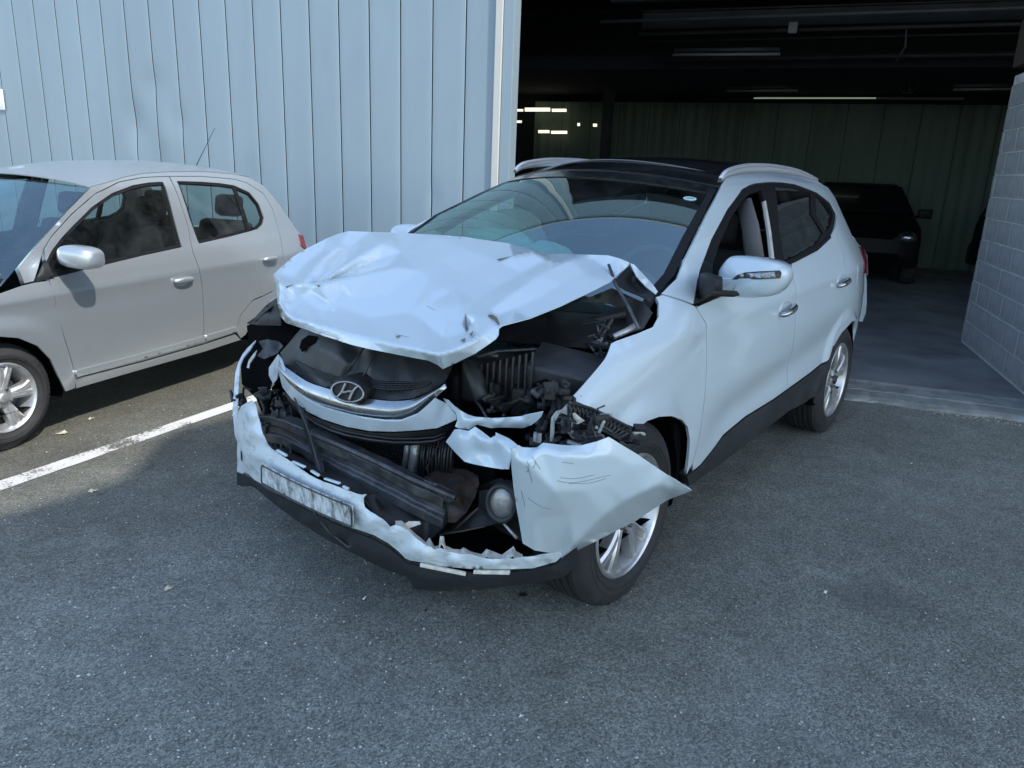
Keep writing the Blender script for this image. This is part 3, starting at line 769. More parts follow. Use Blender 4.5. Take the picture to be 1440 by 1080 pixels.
win_f = [(64, 372), (74, 352), (87, 335), (104, 317), (129, 292), (158, 272), (187, 261), (210, 257), (229, 256), (233, 264), (244, 305), (256, 347), (200, 359), (130, 376), (70, 391)]
win_r = [(249, 255), (284, 256), (310, 258), (329, 261), (351, 271), (364, 287), (371, 306), (369, 315), (362, 322), (320, 333), (280, 342), (267, 307)]
SV.panel('front_door', [(62, 350), (72, 333), (100, 302), (133, 273), (167, 256), (200, 249.5), (237, 248), (250, 275), (265, 321), (271, 354), (281, 383), (284, 400), (287, 471), (288, 483), (200, 508), (107, 532), (92, 480), (80, 440), (72, 405), (65, 375)], M['silver'], holes=[win_f], thick=.03)
SV.panel('rear_door', [(238, 248), (284, 248), (330, 252), (347, 257), (370, 272), (384, 295), (393, 329), (398, 356), (393, 382), (384, 409), (356, 422), (338, 444), (331, 468), (288, 483), (287, 471), (284, 400), (281, 383), (271, 354), (265, 321), (250, 275)], M['silver'], holes=[win_r], thick=.03)
def ring(name, car, hole, wd, off, mat, th=.02):
    """black seal that follows a window opening"""
    h = [npv(p) for p in car.poly(hole)]; c = np.mean(h, 0)
    h2 = []
    n = len(h); ar = sum(h[i][0]*h[(i+1) % n][1]-h[(i+1) % n][0]*h[i][1] for i in range(n))
    for i in range(n):
        t = h[(i+1) % n]-h[i-1]; t /= np.linalg.norm(t); nr = npv((-t[1], t[0]))*(1 if ar > 0 else -1); h2.append(h[i]+nr*wd)
    return car.panel(name, h, mat, holes=[h2], off=off, gap=.0, step=.03, thick=th, xz=True, curl=0)
ring('window_seal', SV, win_f, .017, -.006, M['black_rubber']); ring('window_seal', SV, win_r, .017, -.006, M['black_rubber'])
SV.panel('window_glass', win_f, M['side_glass'], off=-.014, gap=0, thick=0, curl=0)
SV.panel('window_glass', win_r, M['side_glass'], off=-.014, gap=0, thick=0, curl=0)
SV.panel('window_divider', [(327, 261), (331, 261), (353, 323), (348, 324)], M['black_rubber'], off=-.004, gap=0, curl=0)
SV.panel('mirror_base', [(49, 396), (60, 372), (65, 366), (76, 391)], M['plastic'], off=.004, gap=0)
# body side: A pillar and roof side
roof_edge_px = [(127, 263), (150, 257), (200, 246), (237, 244), (284, 244), (318, 245.5)]
SV.panel('roof_side_rail', [(25, 376), (60, 335), (95, 296), (127, 263), (150, 257), (175, 249), (200, 244), (237, 241.5), (284, 241), (330, 245), (350, 249), (372, 262), (385, 277), (396, 291), (413, 316), (424, 331), (436, 352), (440, 372), (450, 400), (456, 430), (438, 440), (425, 420), (400, 408), (384, 410), (393, 382), (398, 356), (393, 329), (384, 295), (370, 272), (347, 257), (330, 252), (284, 248), (237, 248), (200, 249.5), (167, 256), (133, 273), (100, 302), (72, 333), (62, 350), (48, 396), (34, 399)], M['silver'], thick=.03)
SV.panel('fender', [(-40, 434), (-20, 425), (0, 412), (31, 401), (48, 397), (69, 394), (78, 425), (92, 480), (107, 532), (106, 546), (92, 551), (82, 530), (71, 506), (53, 487), (26, 476), (0, 474), (-25, 482), (-45, 500), (-52, 480)], M['silver'], thick=.012)
SV.panel('sill', [(106, 533), (200, 509), (288, 484), (331, 469), (340, 478), (288, 495), (200, 520), (108, 547)], M['silver'], off=-.004, thick=.03)
SV.panel('door_moulding', [(105, 522), (200, 497), (286, 473), (286, 480), (200, 504), (107, 530)], M['silver'], off=.011, thick=.014, gap=0)
SV.panel('door_moulding', [(289, 472), (333, 459), (333, 466), (289, 479)], M['silver'], off=.011, thick=.014, gap=0)
SV.panel('rear_arch_flare', [(385, 409), (357, 422), (339, 444), (332, 467), (338, 476), (345, 471), (352, 459), (362, 447), (378, 435), (395, 427), (412, 422), (426, 421), (402, 408)], M['silver'], off=.003)
# rear arch and bumper corner
rp = [npv(p) for p in SV.poly([(384, 409), (400, 408), (425, 420), (438, 440)])]
SV.panel('rear_bumper', [(-2.80, .60), (-2.95, .62), (-3.0, .45), (-2.95, .25), (-2.72, .22), (-2.70, .35), (-2.74, .45)], M['silver'], xz=True)
SV.panel('quarter_lower', [(-2.04, .585), (-2.2, .665), (-2.37, .69), (-2.55, .66), (-2.7, .57), (-2.73, .62), (-2.7, .74), (-2.1, .76), (-2.0, .65)], M['silver'], xz=True)
SV.panel('tail_light', [(419, 329), (425, 331), (431, 349), (430, 352), (423, 346)], M['red'], off=.008)
# windshield, roof, bonnet
def lat(px, py):
    x, z = SV.side(px, py); return (x, S_silver(x, z), z)
wsL = [lat(*p) for p in ((25, 376), (60, 335), (95, 296), (127, 263))]
wsL = [(x, y-.012, z-.004) for x, y, z in wsL]
cross_loft('windshield', SV, [(wsL[0][0]+.12, wsL[0][1]+.03, wsL[0][2]-.08)]+wsL, M['glass'], crown=.0, bulge=[(.20, 0, .01), (.19, 0, .02), (.15, 0, .03), (.11, 0, .03), (.08, 0, .035)], thick=0)
rL = [lat(*p) for p in ((127, 263), (150, 257), (175, 249), (200, 244), (237, 241.5), (284, 241), (330, 245), (350, 249))]
print('silver roof', [tuple(round(v, 2) for v in p) for p in rL], 'ws', [tuple(round(v, 2) for v in p) for p in wsL])
cross_loft('roof', SV, rL, M['silver'], crown=.055, bulge=[(.08, 0, 0)]+[(.05, 0, 0)]+[(0, 0, 0)]*(len(rL)-2), p=2.2)
rb = [lat(*p) for p in ((350, 249), (372, 262), (385, 277), (396, 291), (413, 316), (424, 331))]
cross_loft('tailgate_glass', SV, rb, M['side_glass'], crown=.02, bulge=[(0, 0, .035)]+[(-.08, 0, 0)]*5, thick=0)
rb2 = [lat(424, 331)]+[(-2.84, .70, .85), (-2.93, .69, .7), (-3.0, .68, .5), (-2.98, .68, .25)]
cross_loft('tailgate', SV, rb2, M['silver'], crown=0, bulge=(-.10, 0, 0))
hl = [(-.50, .70, .99), (-.1, .70, .93), (.25, .66, .84), (.5, .56, .72), (.62, .45, .6)]
hl = [(x, S_silver(x, z)-.03 if i < 3 else y, z) for i, (x, y, z) in enumerate([(wsL[0][0]+.15, 0, .965), (-.1, 0, .93), (.25, 0, .84), (.5, .60, .72), (.66, .5, .6)])]
cross_loft('bonnet', SV, hl, M['silver'], crown=[.05, .06, .07, .07, .04], bulge=[(.14, 0, 0), (.08, 0, 0), (.06, 0, 0), (.06, 0, 0), (.08, 0, 0)])
bf = [(.55, .62, .62), (.66, .58, .5), (.68, .58, .35), (.62, .60, .2)]
cross_loft('front_bumper', SV, bf, M['silver'], crown=0, bulge=(.18, 0, 0))
# door handles, mirror, antenna
for px, py in ((257, 394), (379, 364)):
    x, z = SV.side(px, py); y = S_silver(x, z)
    for sg in (1, -1):
        g = MB(); g.tube([(x-.085, sg*(y+.004), z), (x-.07, sg*(y+.022), z+.004), (x, sg*(y+.03), z+.006), (x+.07, sg*(y+.022), z+.004), (x+.085, sg*(y+.004), z)], [.010, .016, .018, .017, .012], n=10, flat=1.1)
        h = g.build('door_handle', M['silver'], silver, local=True, sub=1)
        g = MB(); g.lathe([(0, .002), (.04, .001), (.05, -.008)], n=20, c=(0, 0, 0)); g.v = [(x+v[0]*1.15, sg*(y+.001+v[1]*.5), z-.012+v[2]*.5) for v in g.v]; g.build('handle_recess', M['silver'], h, local=True)
for sg in (1, -1):
    mc = SV.aty(114, 361, .93)
    vs = []; fs = []
    bm = bmesh.new(); bmesh.ops.create_icosphere(bm, subdivisions=4, radius=1)
    V_ = []
    for v in bm.verts:
        p = npv(v.co); q = np.sign(p)*np.abs(p)**.62
        V_.append((mc[0]+.075*q[0]-.02*q[1], sg*(mc[1]+.105*q[1]), mc[2]-.002+.062*q[2]-.008*q[1]))
    F_ = [[v.index for v in f.verts] for f in bm.faces]; bm.free()
    o = fix_normals(mesh_from('door_mirror', V_, F_, M['silver'], silver, local=True))
    g = MB(); g.tube([(mc[0]+.02, sg*.79, mc[2]-.035), (mc[0]+.01, sg*.86, mc[2]-.03)], [.03, .022], n=10); g.build('mirror_arm', M['plastic'], o, local=True)
ax_ = SV.aty(273, 239, .0)
g = MB(); g.tube([ax_+npv((-.02, 0, -.02)), ax_+npv((0, 0, .02))], [.022, .008], n=10); an = g.build('antenna_base', M['plastic'], silver, local=True)
g = MB(); tip = SV.atx(302, 180, ax_[0]-.17); g.tube([ax_, ax_*.5+tip*.5, tip], [.0032, .0025, .0018], n=6); g.build('antenna_rod', M['black_rubber'], an, local=True)
for xw in (0, -2.37):
    for sg in (1, -1):
        wcen = (xw, sg*.80, .288)
        make_wheel(SV, wcen, .291, .175, .185, 'star', side=sg)
# inner shell, arches, seats
g = MB(); g.box((-1.2, 0, .22), (3.4, 1.36, .04)); g.box((-.52, 0, .55), (.05, 1.4, .6)); g.box((-2.75, 0, .5), (.04, 1.25, .5)); g.box((-.8, 0, .85), (.5, 1.35, .12))
g.box((-1.25, .74, .5), (1.4, .03, .55)); g.box((-1.25, -.74, .5), (1.4, .03, .55)); g.build('floor_pan', M['void'], silver, local=True, smooth=False)
for xw in (0, -2.37):
    for sg in (1, -1):
        g = MB(); pr = [(.355, 0), (.365, -.02), (.36, -.25), (.0, -.26)]
        g.lathe(pr, n=40); g.v = [(v[0]+xw, sg*(.79+v[1]), max(v[2]+.29, .2)) for v in g.v]; g.build('wheel_arch_liner', M['void'], silver, local=True)
def seat(root, x, y, z, h=.55, w=.46, mat=M['seat']):
    g = MB(); g.box((x+.2, y, z), (.5, w, .16), rotm('Y', -6)); g.box((x-.08, y, z+.33), (.14, w, .62), rotm('Y', -14))
    st = g.build('seat', mat, root, local=True, bevel=.05)
    g = MB(); g.box((x-.19, y, z+.74), (.09, .24, .17), rotm('Y', -10)); g.build('headrest', mat, st, local=True, bevel=.04)
for y in (.36, -.36): seat(silver, -1.35, y, .45)
for y in (.36, -.36): seat(silver, -2.15, y, .45)
g = MB(); ph = [(-.88+.05*math.sin(a)*.5, .36+.17*math.cos(a), .86+.17*math.sin(a)) for a in np.linspace(0, 2*math.pi, 30)]
g.tube(ph, .014, n=8, caps=False); g.build('steering_wheel', M['plastic'], silver, local=True)

# =================================================================== WRECKED WHITE SUV
suv = thing('wrecked_suv', 'white crashed SUV with crumpled bonnet and torn front bumper, in the hall doorway', 'car', (0, 0, 0))
qz = smoothcurve([(0, .80), (.2, .83), (.3, .86), (.38, .875), (.5, .893), (.7, .905), (.85, .900), (.95, .885), (1.05, .862), (1.12, .832), (1.3, .735), (1.45, .645), (1.52, .595), (1.6, .50), (1.7, .38)])
qf = smoothcurve([(0, .80), (.3, .86), (.5, .893), (.7, .905), (.85, .902), (.92, .890), (.96, .862), (1.0, .81), (1.04, .74), (1.10, .62), (1.3, .30)])
def S_suv(x, z):
    w = sstep(-.52, -.22, x)
    y = qz(z)
    if w > 0: y = y*(1-w)+w*qf(z+.22*(x-.1))
    if x < -2.5: y -= .13*((-2.5-max(x, -3.6))/1.0)**2
    if x > .25: y -= .12*((min(x, .9)-.25)/.6)**2
    # shoulder crease, lower body scoop
    zc = .975+.035*(-x)/1.0*.6
    y += .012*math.exp(-(math.sqrt(((z-zc)/.014)**2+1)-1)*.4)*sstep(.5, .2, x)
    k = sstep(-.45, -.9, x)*sstep(-3.0, -2.4, x)
    zl = .50+.10*(-x-.5)
    y -= .020*k*math.exp(-((z-zl)/.10)**2)
    for xc in (0, -2.64):
        r = math.hypot(x-xc, z-.35)
        if r < .52: y += .016*sstep(.47, .40, r)
    return y
CV = Car(suv, S_suv)
dlo_front = [(977, 429), (984, 383), (1001, 337), (1024, 294), (1044, 267), (1054, 261), (1064, 258), (1083, 256)]
dlo_rear_top = [(1100, 256.5), (1118, 259), (1149, 271), (1168, 286), (1175, 300)]
dlo_rear_bot = [(1172, 319), (1165, 335), (1149, 350), (1118, 366), (1098, 375)]
SP = [
 ('fender', [(800, 561), (828, 530), (850, 503), (858, 482), (866, 478), (895, 468), (917, 459), (925, 444), (925, 425), (921, 417), (931, 414), (950, 420), (977, 430), (993, 455), (994, 500), (991, 560), (984, 615), (974, 652), (965, 668), (968, 647), (970, 618), (967, 601), (960, 592), (945, 586), (927, 587), (910, 593), (897, 604), (850, 585)]),
 ('front_door', [(978, 431), (1010, 417), (1040, 402), (1070, 388), (1098, 376), (1112, 370), (1113, 378), (1120, 414), (1118, 461), (1112, 500), (1107, 523), (1108, 547), (1087, 562), (1048, 586), (1017, 612), (1001, 634), (984, 655), (974, 663), (974, 652), (984, 615), (991, 560), (994, 500), (993, 455)]),
 ('rear_door', [(1113, 369), (1118, 367), (1149, 351), (1166, 336), (1174, 319), (1184, 345), (1190, 380), (1191, 407), (1188, 438), (1181, 462), (1172, 486), (1166, 506), (1141, 523), (1108, 547), (1107, 523), (1112, 500), (1118, 461), (1120, 414), (1113, 378)]),
 ('body_side', [(929, 413), (951, 391), (963, 364), (978, 333), (995, 298), (1011, 267), (1014, 259), (1020, 250), (1030, 243), (1055, 239), (1094, 240), (1133, 249), (1164, 263), (1174, 277), (1186, 304), (1199, 333), (1211, 348), (1217, 376), (1219, 407), (1218, 440), (1213, 453), (1206, 450), (1199, 452), (1184, 468), (1173, 487), (1172, 486), (1181, 462), (1188, 438), (1191, 407), (1190, 380), (1184, 345), (1174, 319), (1177, 300), (1168, 286), (1149, 271), (1118, 259), (1100, 256.5), (1083, 256), (1064, 258), (1054, 261), (1044, 267), (1024, 294), (1001, 337), (984, 383), (977, 429), (950, 419)]),
]
for nm, pl in SP:
    CV.panel(nm, pl, M['white'], step=.020, mirror=(nm != 'fender'), thick=.012)
# far side fender, bent away behind the bonnet
ff = [npv(p) for p in CV.poly(SP[0][1])]; ff = [npv((min(p[0], .12), p[1])) for p in ff]
CV.panel('fender', ff, M['white'], xz=True, only='R', step=.04)
# fuel flap outline, tail lamp
CV.panel('fuel_flap', [(1205, 372), (1211, 370), (1214, 385), (1214, 402), (1209, 408), (1205, 398)], M['white'], off=.002, only='L', thick=.006)
CV.panel('tail_light', [(1207, 346), (1213, 349), (1219, 372), (1219, 388), (1213, 384)], M['red'], off=.010, thick=.02)
# sill cladding
CV.panel('sill_cladding', [(965, 669), (984, 656), (1001, 635), (1017, 613), (1048, 587), (1087, 563), (1108, 548), (1141, 524), (1166, 507), (1172, 488), (1168, 515), (1158, 545), (1133, 566), (1108, 579), (1056, 620), (1010, 655), (968, 684)], M['cladding'], off=.002, thick=.04)
# window frames: black surround strips
dlo = dlo_front+dlo_rear_top+dlo_rear_bot+[(1070, 389), (1040, 403), (1010, 418)]
front_open = [(999, 415), (1001, 380), (1012, 345), (1028, 308), (1046, 281), (1057, 272), (1071, 268), (1076, 290), (1082, 330), (1087, 374), (1040, 397)]
rear_open = [(1090, 262), (1118, 264), (1140, 272), (1141, 300), (1158, 328), (1148, 344), (1118, 361), (1104, 367), (1096, 320)]
q_open = [(1147, 276), (1160, 283), (1170, 296), (1172, 303), (1167, 319), (1162, 326), (1149, 303)]
CV.panel('window_frame', dlo, M['black_rubber'], holes=[front_open, rear_open, q_open], off=-.002, gap=.001, step=.025, thick=.02)
CV.panel('rear_door_glass', rear_open, M['privacy'], off=-.010, gap=0, thick=0, curl=0)
CV.panel('quarter_glass', q_open, M['privacy'], off=-.010, gap=0, thick=0, curl=0)
CV.panel('front_door_glass', front_open, M['side_glass'], off=-.014, gap=0, thick=0, curl=0, only='R')
CV.panel('chrome_pillar_strip', [(1074, 283), (1077, 282), (1090, 372), (1086, 374)], M['post'], off=.001, gap=0, only='L')
CV.panel('corner_trim', [(975, 428), (980, 395), (990, 366), (1001, 372), (999, 417)], M['plastic'], off=.004, gap=0)
# belt moulding
CV.panel('belt_moulding', [(978, 432), (1010, 418), (1040, 403), (1070, 389), (1098, 377), (1118, 368), (1149, 352), (1168, 334), (1166, 330), (1149, 347), (1118, 363), (1098, 372), (1070, 384), (1040, 398), (1010, 413)], M['black_rubber'], off=.006, gap=0, thick=.01)
# B pillar and seat inside the open front window
g = MB(); g.tube([CV.aty(1062, 372, .74), CV.aty(1055, 320, .68), CV.aty(1046, 284, .60)], [.05, .045, .04], n=8, flat=.5); g.build('inner_pillar', M['trim_grey'], suv)

# windscreen
def lats(px, py, dy=0):
    x, z = CV.side(px, py); return npv((x, S_suv(x, z)+dy, z))
wl_ = [lats(*p, -.012) for p in ((931, 412), (952, 388), (976, 337), (997, 295), (1013, 263))]
print('suv ws', [np.round(p, 2).tolist() for p in wl_])
bl_ = [(.26, 0, .0), (.24, 0, .02), (.21, 0, .035), (.17, 0, .045), (.15, 0, .05)]
w0 = wl_[0]+npv((.10, .01, -.07))
ws = cross_loft('windscreen', CV, [w0]+wl_, M['glass'], crown=0, bulge=[(.28, 0, -.01)]+bl_, thick=0, n=30)
def band(name, e0, e1, b0, b1, mat, lift=.003, n=24):
    vs = []
    for k in range(n+1):
        t = 1-2*k/n; w = 1-t*t
        for e, b in ((e0, b0), (e1, b1)): vs.append((e[0]+b[0]*w, e[1]*t, e[2]+b[2]*w+lift))
    return fix_normals(mesh_from(name, vs, [(2*k, 2*k+1, 2*k+3, 2*k+2) for k in range(n)], mat, suv, local=True, solid=.003, off=0))
E_ = wl_
def lerp(a, b, t): return a+(b-a)*t
tb = [npv(b) for b in bl_]
band('windscreen_header', lerp(E_[4], E_[3], .35), E_[4], lerp(tb[4], tb[3], .35), tb[4], M['gloss_black'])
for sg in (1, -1):
    vs = []
    for e, bb in zip([w0]+wl_, [npv((.28, 0, -.01))]+tb):
        for t in (1, .955):
            w = 1-t*t; vs.append((e[0]+bb[0]*w+.001, sg*e[1]*t, e[2]+bb[2]*w+.003))
    n_ = len(wl_)+1
    fix_normals(mesh_from('windscreen_border', vs, [(2*k, 2*k+1, 2*k+3, 2*k+2) for k in range(n_-1)], M['black_rubber'], suv, local=True, solid=.002, off=0))
# A pillar joint covers + roof
rl = [lats(*p, -.006) for p in ((1012, 262), (1020, 251), (1030, 244), (1055, 240), (1094, 241), (1133, 250), (1150, 256))]
print('roof', [np.round(p, 2).tolist() for p in rl])
rf = cross_loft('roof_glass_panel', CV, rl, M['gloss_black'], crown=[.052, .054, .055, .055, .055, .055, .05], bulge=[(.15, 0, 0), (.14, 0, 0), (.12, 0, 0), (.06, 0, 0), (0, 0, 0), (0, 0, 0), (0, 0, 0)], n=24)
# seam of the sliding roof
vs = []
for k in range(31):
    t = 1-2*k/30; w = 1-t*t; e = lerp(rl[1], rl[2], .3)
    vs.append((e[0]+.135*w, e[1]*t*.93, e[2]+.055*w+.007))
g = MB(); g.tube(vs, .0035, n=5); g.build('roof_seam', M['fixture'], suv, local=True)
re_ = [lats(*p, -.004) for p in ((1150, 256), (1164, 264), (1174, 278))]
cross_loft('roof_spoiler', CV, re_, M['white'], crown=[.05, .045, .035], bulge=[(0, 0, 0), (-.05, 0, 0), (-.12, 0, 0)], n=16)
re2 = [lats(*p, -.01) for p in ((1174, 278), (1186, 304), (1199, 333))]
cross_loft('rear_window', CV, re2, M['privacy'], crown=[.03, .01, 0], bulge=[(-.10, 0, 0)]*3, n=16)
re3 = [lats(1199, 333), lats(1211, 348), npv((-3.40, .74, .95)), npv((-3.48, .74, .7)), npv((-3.50, .74, .4)), npv((-3.44, .74, .3))]
cross_loft('tailgate', CV, re3, M['white'], crown=0, bulge=(-.10, 0, 0), n=16)
CV.panel('rear_bumper', [(-3.12, .60), (-3.08, .68), (-3.30, .72), (-3.48, .70), (-3.50, .45), (-3.42, .30), (-3.12, .32), (-3.05, .45)], M['white'], xz=True, thick=.02)
# roof rails
rr = [CV.aty(*p, .615) for p in ((1013, 249), (1020, 241), (1030, 236), (1047, 232), (1063, 231), (1085, 232), (1110, 236), (1130, 242), (1149, 251))]
for sg in (1, -1):
    pts = catmull([npv((p[0], sg*(p[1]-(.045 if sg < 0 else 0)), p[2]-.004)) for p in rr], 4); n_ = len(pts)
    g = MB(); g.tube(pts, [.008+.005*min(1, i/(n_*.15), (n_-1-i)/(n_*.15)+.2) for i in range(n_)], n=10, flat=.75)
    rl_ = g.build('roof_rail', M['roofrail'], suv)
    vs = []
    for i, p in enumerate(pts): vs += [p+npv((0, sg*.006, 0)), p+npv((0, sg*.010, -.018-.020*math.sin(math.pi*i/(n_-1)))), p+npv((0, -sg*.012, -.018-.020*math.sin(math.pi*i/(n_-1)))), p+npv((0, -sg*.006, 0))]
    fix_normals(mesh_from('rail_base', vs, [(i*4+k, i*4+(k+1) % 4, (i+1)*4+(k+1) % 4, (i+1)*4+k) for i in range(n_-1) for k in range(4)], M['roofrail'], rl_))
# wipers / cowl
cw = [w0+npv((.02, -.02, -.01)), w0+npv((.16, -.02, -.05)), w0+npv((.24, -.02, -.10))]
cross_loft('cowl_panel', CV, cw, M['plastic'], crown=0, bulge=(.25, 0, 0), n=16)
g = MB(); g.tube([(-.02, .48, 1.06), (-.10, .2, 1.09), (-.12, -.1, 1.10)], [.012, .008, .006], n=6); g.build('wiper_arm', M['black_rubber'], suv)
g = MB(); g.tube([P(856, 372, -.12), P(866, 400, -.06), P(884, 432, -.02), P(898, 462, .02)], [.006, .007, .008, .007], n=6, flat=.6); g.build('bonnet_hinge', M['metal'], suv)
# sticker on the screen
c_ = None
X = lerp(wl_[3], wl_[4], .45)
def ws_point(px, py):
    """point of the windscreen under a photo pixel"""
    dg = bpy.context.evaluated_depsgraph_get()
    D = Vector(ray(px, py)); ok, loc, nrm, idx = ws.ray_cast(Vector(CAM_C), D.normalized()); return (npv(loc), npv(nrm)) if ok else (None, None)
loc, nr = ws_point(970, 280)
if loc is not None:
    if nr @ (CAM_C-loc) < 0: nr = -nr
    t1 = np.cross(nr, (0, 0, 1)); t1 /= np.linalg.norm(t1); t2 = np.cross(nr, t1)
    def disc(name, c, a, b, mat, lift, parent):
        vs = [c+nr*lift]+[c+nr*lift+a*math.cos(k*math.pi/12)*t1+b*math.sin(k*math.pi/12)*t2 for k in range(24)]
        return mesh_from(name, vs, [(0, k+1, (k+1) % 24+1) for k in range(24)], mat, parent, solid=.0006, off=0)
    st_ = disc('screen_sticker', loc, .030, .020, M['sign_white'], .003, suv); disc('sticker_print', loc, .024, .010, M['teal'], .0045, st_)

# door mirror
def suv_mirror():
    outl = [(993, 392), (1000, 390), (1009, 389), (1011, 380), (1016, 371), (1023, 363), (1029, 360), (1038, 359.5), (1055, 361), (1075, 364.5), (1090, 369), (1099, 376), (1102, 384), (1101, 392), (1096, 402), (1088, 411), (1078, 417), (1060, 419), (1040, 419), (1033, 417), (1029, 411), (1001, 409)]
    c2 = npv((1054, 391)); o2 = npv(catmull(outl, 3, True))[:, :2]
    base = P(1054, 391, .985, 'y')
    D = CF; yaxis = npv((0, 1, 0))
    # front shell: outline swept back with a rounded bulge
    n_ = len(o2); rings = []
    tdir = npv((1, -.25, 0)); tdir /= np.linalg.norm(tdir)     # mirror faces forward
    plane_n = tdir; pd = plane_n @ base
    def at(p, k):
        q = c2+(npv(p)-c2)*k; return on_plane(q[0], q[1], plane_n, pd)
    for k, dpt in ((.02, .055), (.35, .052), (.62, .043), (.80, .030), (.92, .016), (.99, -.004), (1.0, -.03), (.97, -.075), (.90, -.085)):
        rings.append([at(p, k)+tdir*dpt for p in o2])
    vs = [v for r in rings for v in r]; fs = []
    for i in range(len(rings)-1):
        for k in range(n_): fs.append((i*n_+k, i*n_+(k+1) % n_, (i+1)*n_+(k+1) % n_, (i+1)*n_+k))
    fs.append(tuple(range(n_))); fs.append(tuple((len(rings)-1)*n_+k for k in range(n_)))
    out = []
    for sg in (1, -1):
        v2 = [npv((v[0], sg*(v[1]-(.12 if sg < 0 else 0)), v[2]-(.01 if sg < 0 else 0))) for v in vs]
        o = fix_normals(mesh_from('door_mirror', v2, fs, M['white'], suv, auto=45)); out.append(o)
        fr = [P(1006, 391, .985, 'y'), P(1006, 412, .985, 'y'), P(981, 421, .84, 'y'), P(984, 384, .84, 'y')]
        v = [p+npv((.0, 0, 0)) for p in fr]+[p+npv((-.07, 0, 0)) for p in fr]
        v = [npv((p[0], sg*p[1], p[2])) for p in v]
        fix_normals(mesh_from('mirror_arm', v, [(0, 1, 2, 3), (7, 6, 5, 4), (0, 4, 5, 1), (1, 5, 6, 2), (2, 6, 7, 3), (3, 7, 4, 0)], M['plastic'], o, bevel=.008))
        fr = [P(1001, 409, .986, 'y'), P(1028, 411, 1.02, 'y'), P(1034, 418, 1.02, 'y'), P(1002, 417, .986, 'y')]
        v = [p+npv((.008, 0, 0)) for p in fr]+[p+npv((-.06, 0, 0)) for p in fr]
        v = [npv((p[0], sg*p[1], p[2])) for p in v]
        fix_normals(mesh_from('mirror_underside', v, [(0, 1, 2, 3), (7, 6, 5, 4), (0, 4, 5, 1), (1, 5, 6, 2), (2, 6, 7, 3), (3, 7, 4, 0)], M['plastic'], o, bevel=.004))
    # indicator strip
    ind = [(1041, 392), (1049, 385.5), (1060, 382), (1080, 380.5), (1099, 380), (1101, 384), (1099.5, 391), (1080, 391.8)]
    def lift(q, h):
        r_ = npv(q)-c2; k = 1.0
        p = on_plane(q[0], q[1], plane_n, pd); 
        rr_ = abs(r_[0])/50; dd = .052-.035*rr_**3
        return p+tdir*(dd+h)
    for (pl, h, mt, nm) in ((ind, .004, M['metal'], 'indicator_bezel'), ([(1046, 390.5), (1052, 386.5), (1062, 383.5), (1080, 382), (1097, 381.5), (1098, 389), (1080, 390)], .0065, M['chrome'], 'indicator_lens')):
        v = [lift(p, h) for p in pl]; v += [lift(p, h-.02) for p in pl]; m_ = len(pl)
        o = fix_normals(mesh_from(nm, v, [tuple(range(m_)), tuple(range(2*m_-1, m_-1, -1))]+[(k, (k+1) % m_, (k+1) % m_+m_, k+m_) for k in range(m_)], mt, out[0], smooth=False))
        if nm == 'indicator_lens':
            for q in (1056, 1070, 1083.5, 1094.5):
                p0 = lift((q, 386.5), .008); bm = bmesh.new(); bmesh.ops.create_icosphere(bm, subdivisions=2, radius=.0085)
                mesh_from('indicator_bulb', [npv(v_.co)*npv((.5, 1, 1))+p0 for v_ in bm.verts], [[v_.index for v_ in f_.verts] for f_ in bm.faces], M['alu'], out[0]); bm.free()
suv_mirror()
# door handles
for px, py, tl in ((1105, 435, .018), (1183, 396, .015)):
    x, z = CV.side(px, py); y = S_suv(x, z)
    for sg in (1, -1):
        g = MB(); g.lathe([(0, -.012), (.6, -.008), (.9, .001), (1, .003), (1.02, -.004)], n=24); g.v = [(x+v[0]*.085, sg*(y+v[1]*1), z+.006+v[2]*.035) for v in g.v]
        h = fix_normals(g.build('handle_cup', M['white'], suv, local=True))
        g = MB(); g.tube([(x+.10, sg*(y+.006), z-.018), (x+.085, sg*(y+.026), z-.012), (x+.02, sg*(y+.040), z), (x-.05, sg*(y+.036), z+tl*.6), (x-.09, sg*(y+.008), z+tl)], [.010, .016, .017, .015, .009], n=10); g.build('door_handle', M['chrome'], suv, local=True, sub=1)
# wheels
for xw in (0, -2.64):
    for sg in (1, -1): make_wheel(CV, (xw, sg*.888, .348), .350, .225, .232, 'twin', side=sg, turn=0)
for xw in (0, -2.64):
    for sg in (1, -1):
        g = MB(); g.lathe([(.395, .0), (.402, -.02), (.40, -.30), (.0, -.31)], n=48)
        g.v = [(v[0]+xw, sg*(.872+v[1]), max(v[2]+.35, .26)) for v in g.v]
        g.f = [f for f in g.f if (max(g.v[i][0] for i in f) < .33 or xw < -1)]
        g.build('wheel_arch_liner', M['void'], suv, local=True)
# inner shell
g = MB()
g.box((-1.35, 0, .33), (2.5, 1.5, .06)); g.box((-.33, 0, .68), (.06, 1.42, .72)); g.box((-3.3, 0, .6), (.06, 1.3, .5))
for sg in (1, -1):
    g.box((-1.32, sg*.80, .58), (1.8, .04, .62)); g.box((-1.32, sg*.79, .93), (1.75, .05, .12)); g.box((-2.95, sg*.70, .75), (.7, .04, .5)); g.box((-.42, sg*.74, .66), (.08, .22, .80))
g.build('floor_pan', M['void'], suv, local=True, smooth=False)
g = MB(); g.box((-.72, 0, .98), (.62, 1.46, .16)); g.box((-.95, 0, .86), (.25, 1.4, .3)); g.build('dashboard', M['seat'], suv, local=True, bevel=.05)
for y in (.38, -.38): seat(suv, -1.5, y, .55)
for y in (.4, 0, -.4): seat(suv, -2.45, y, .6)
g = MB(); wc = P(902, 392, -.86); wc = npv((-.93, .38, 1.06))
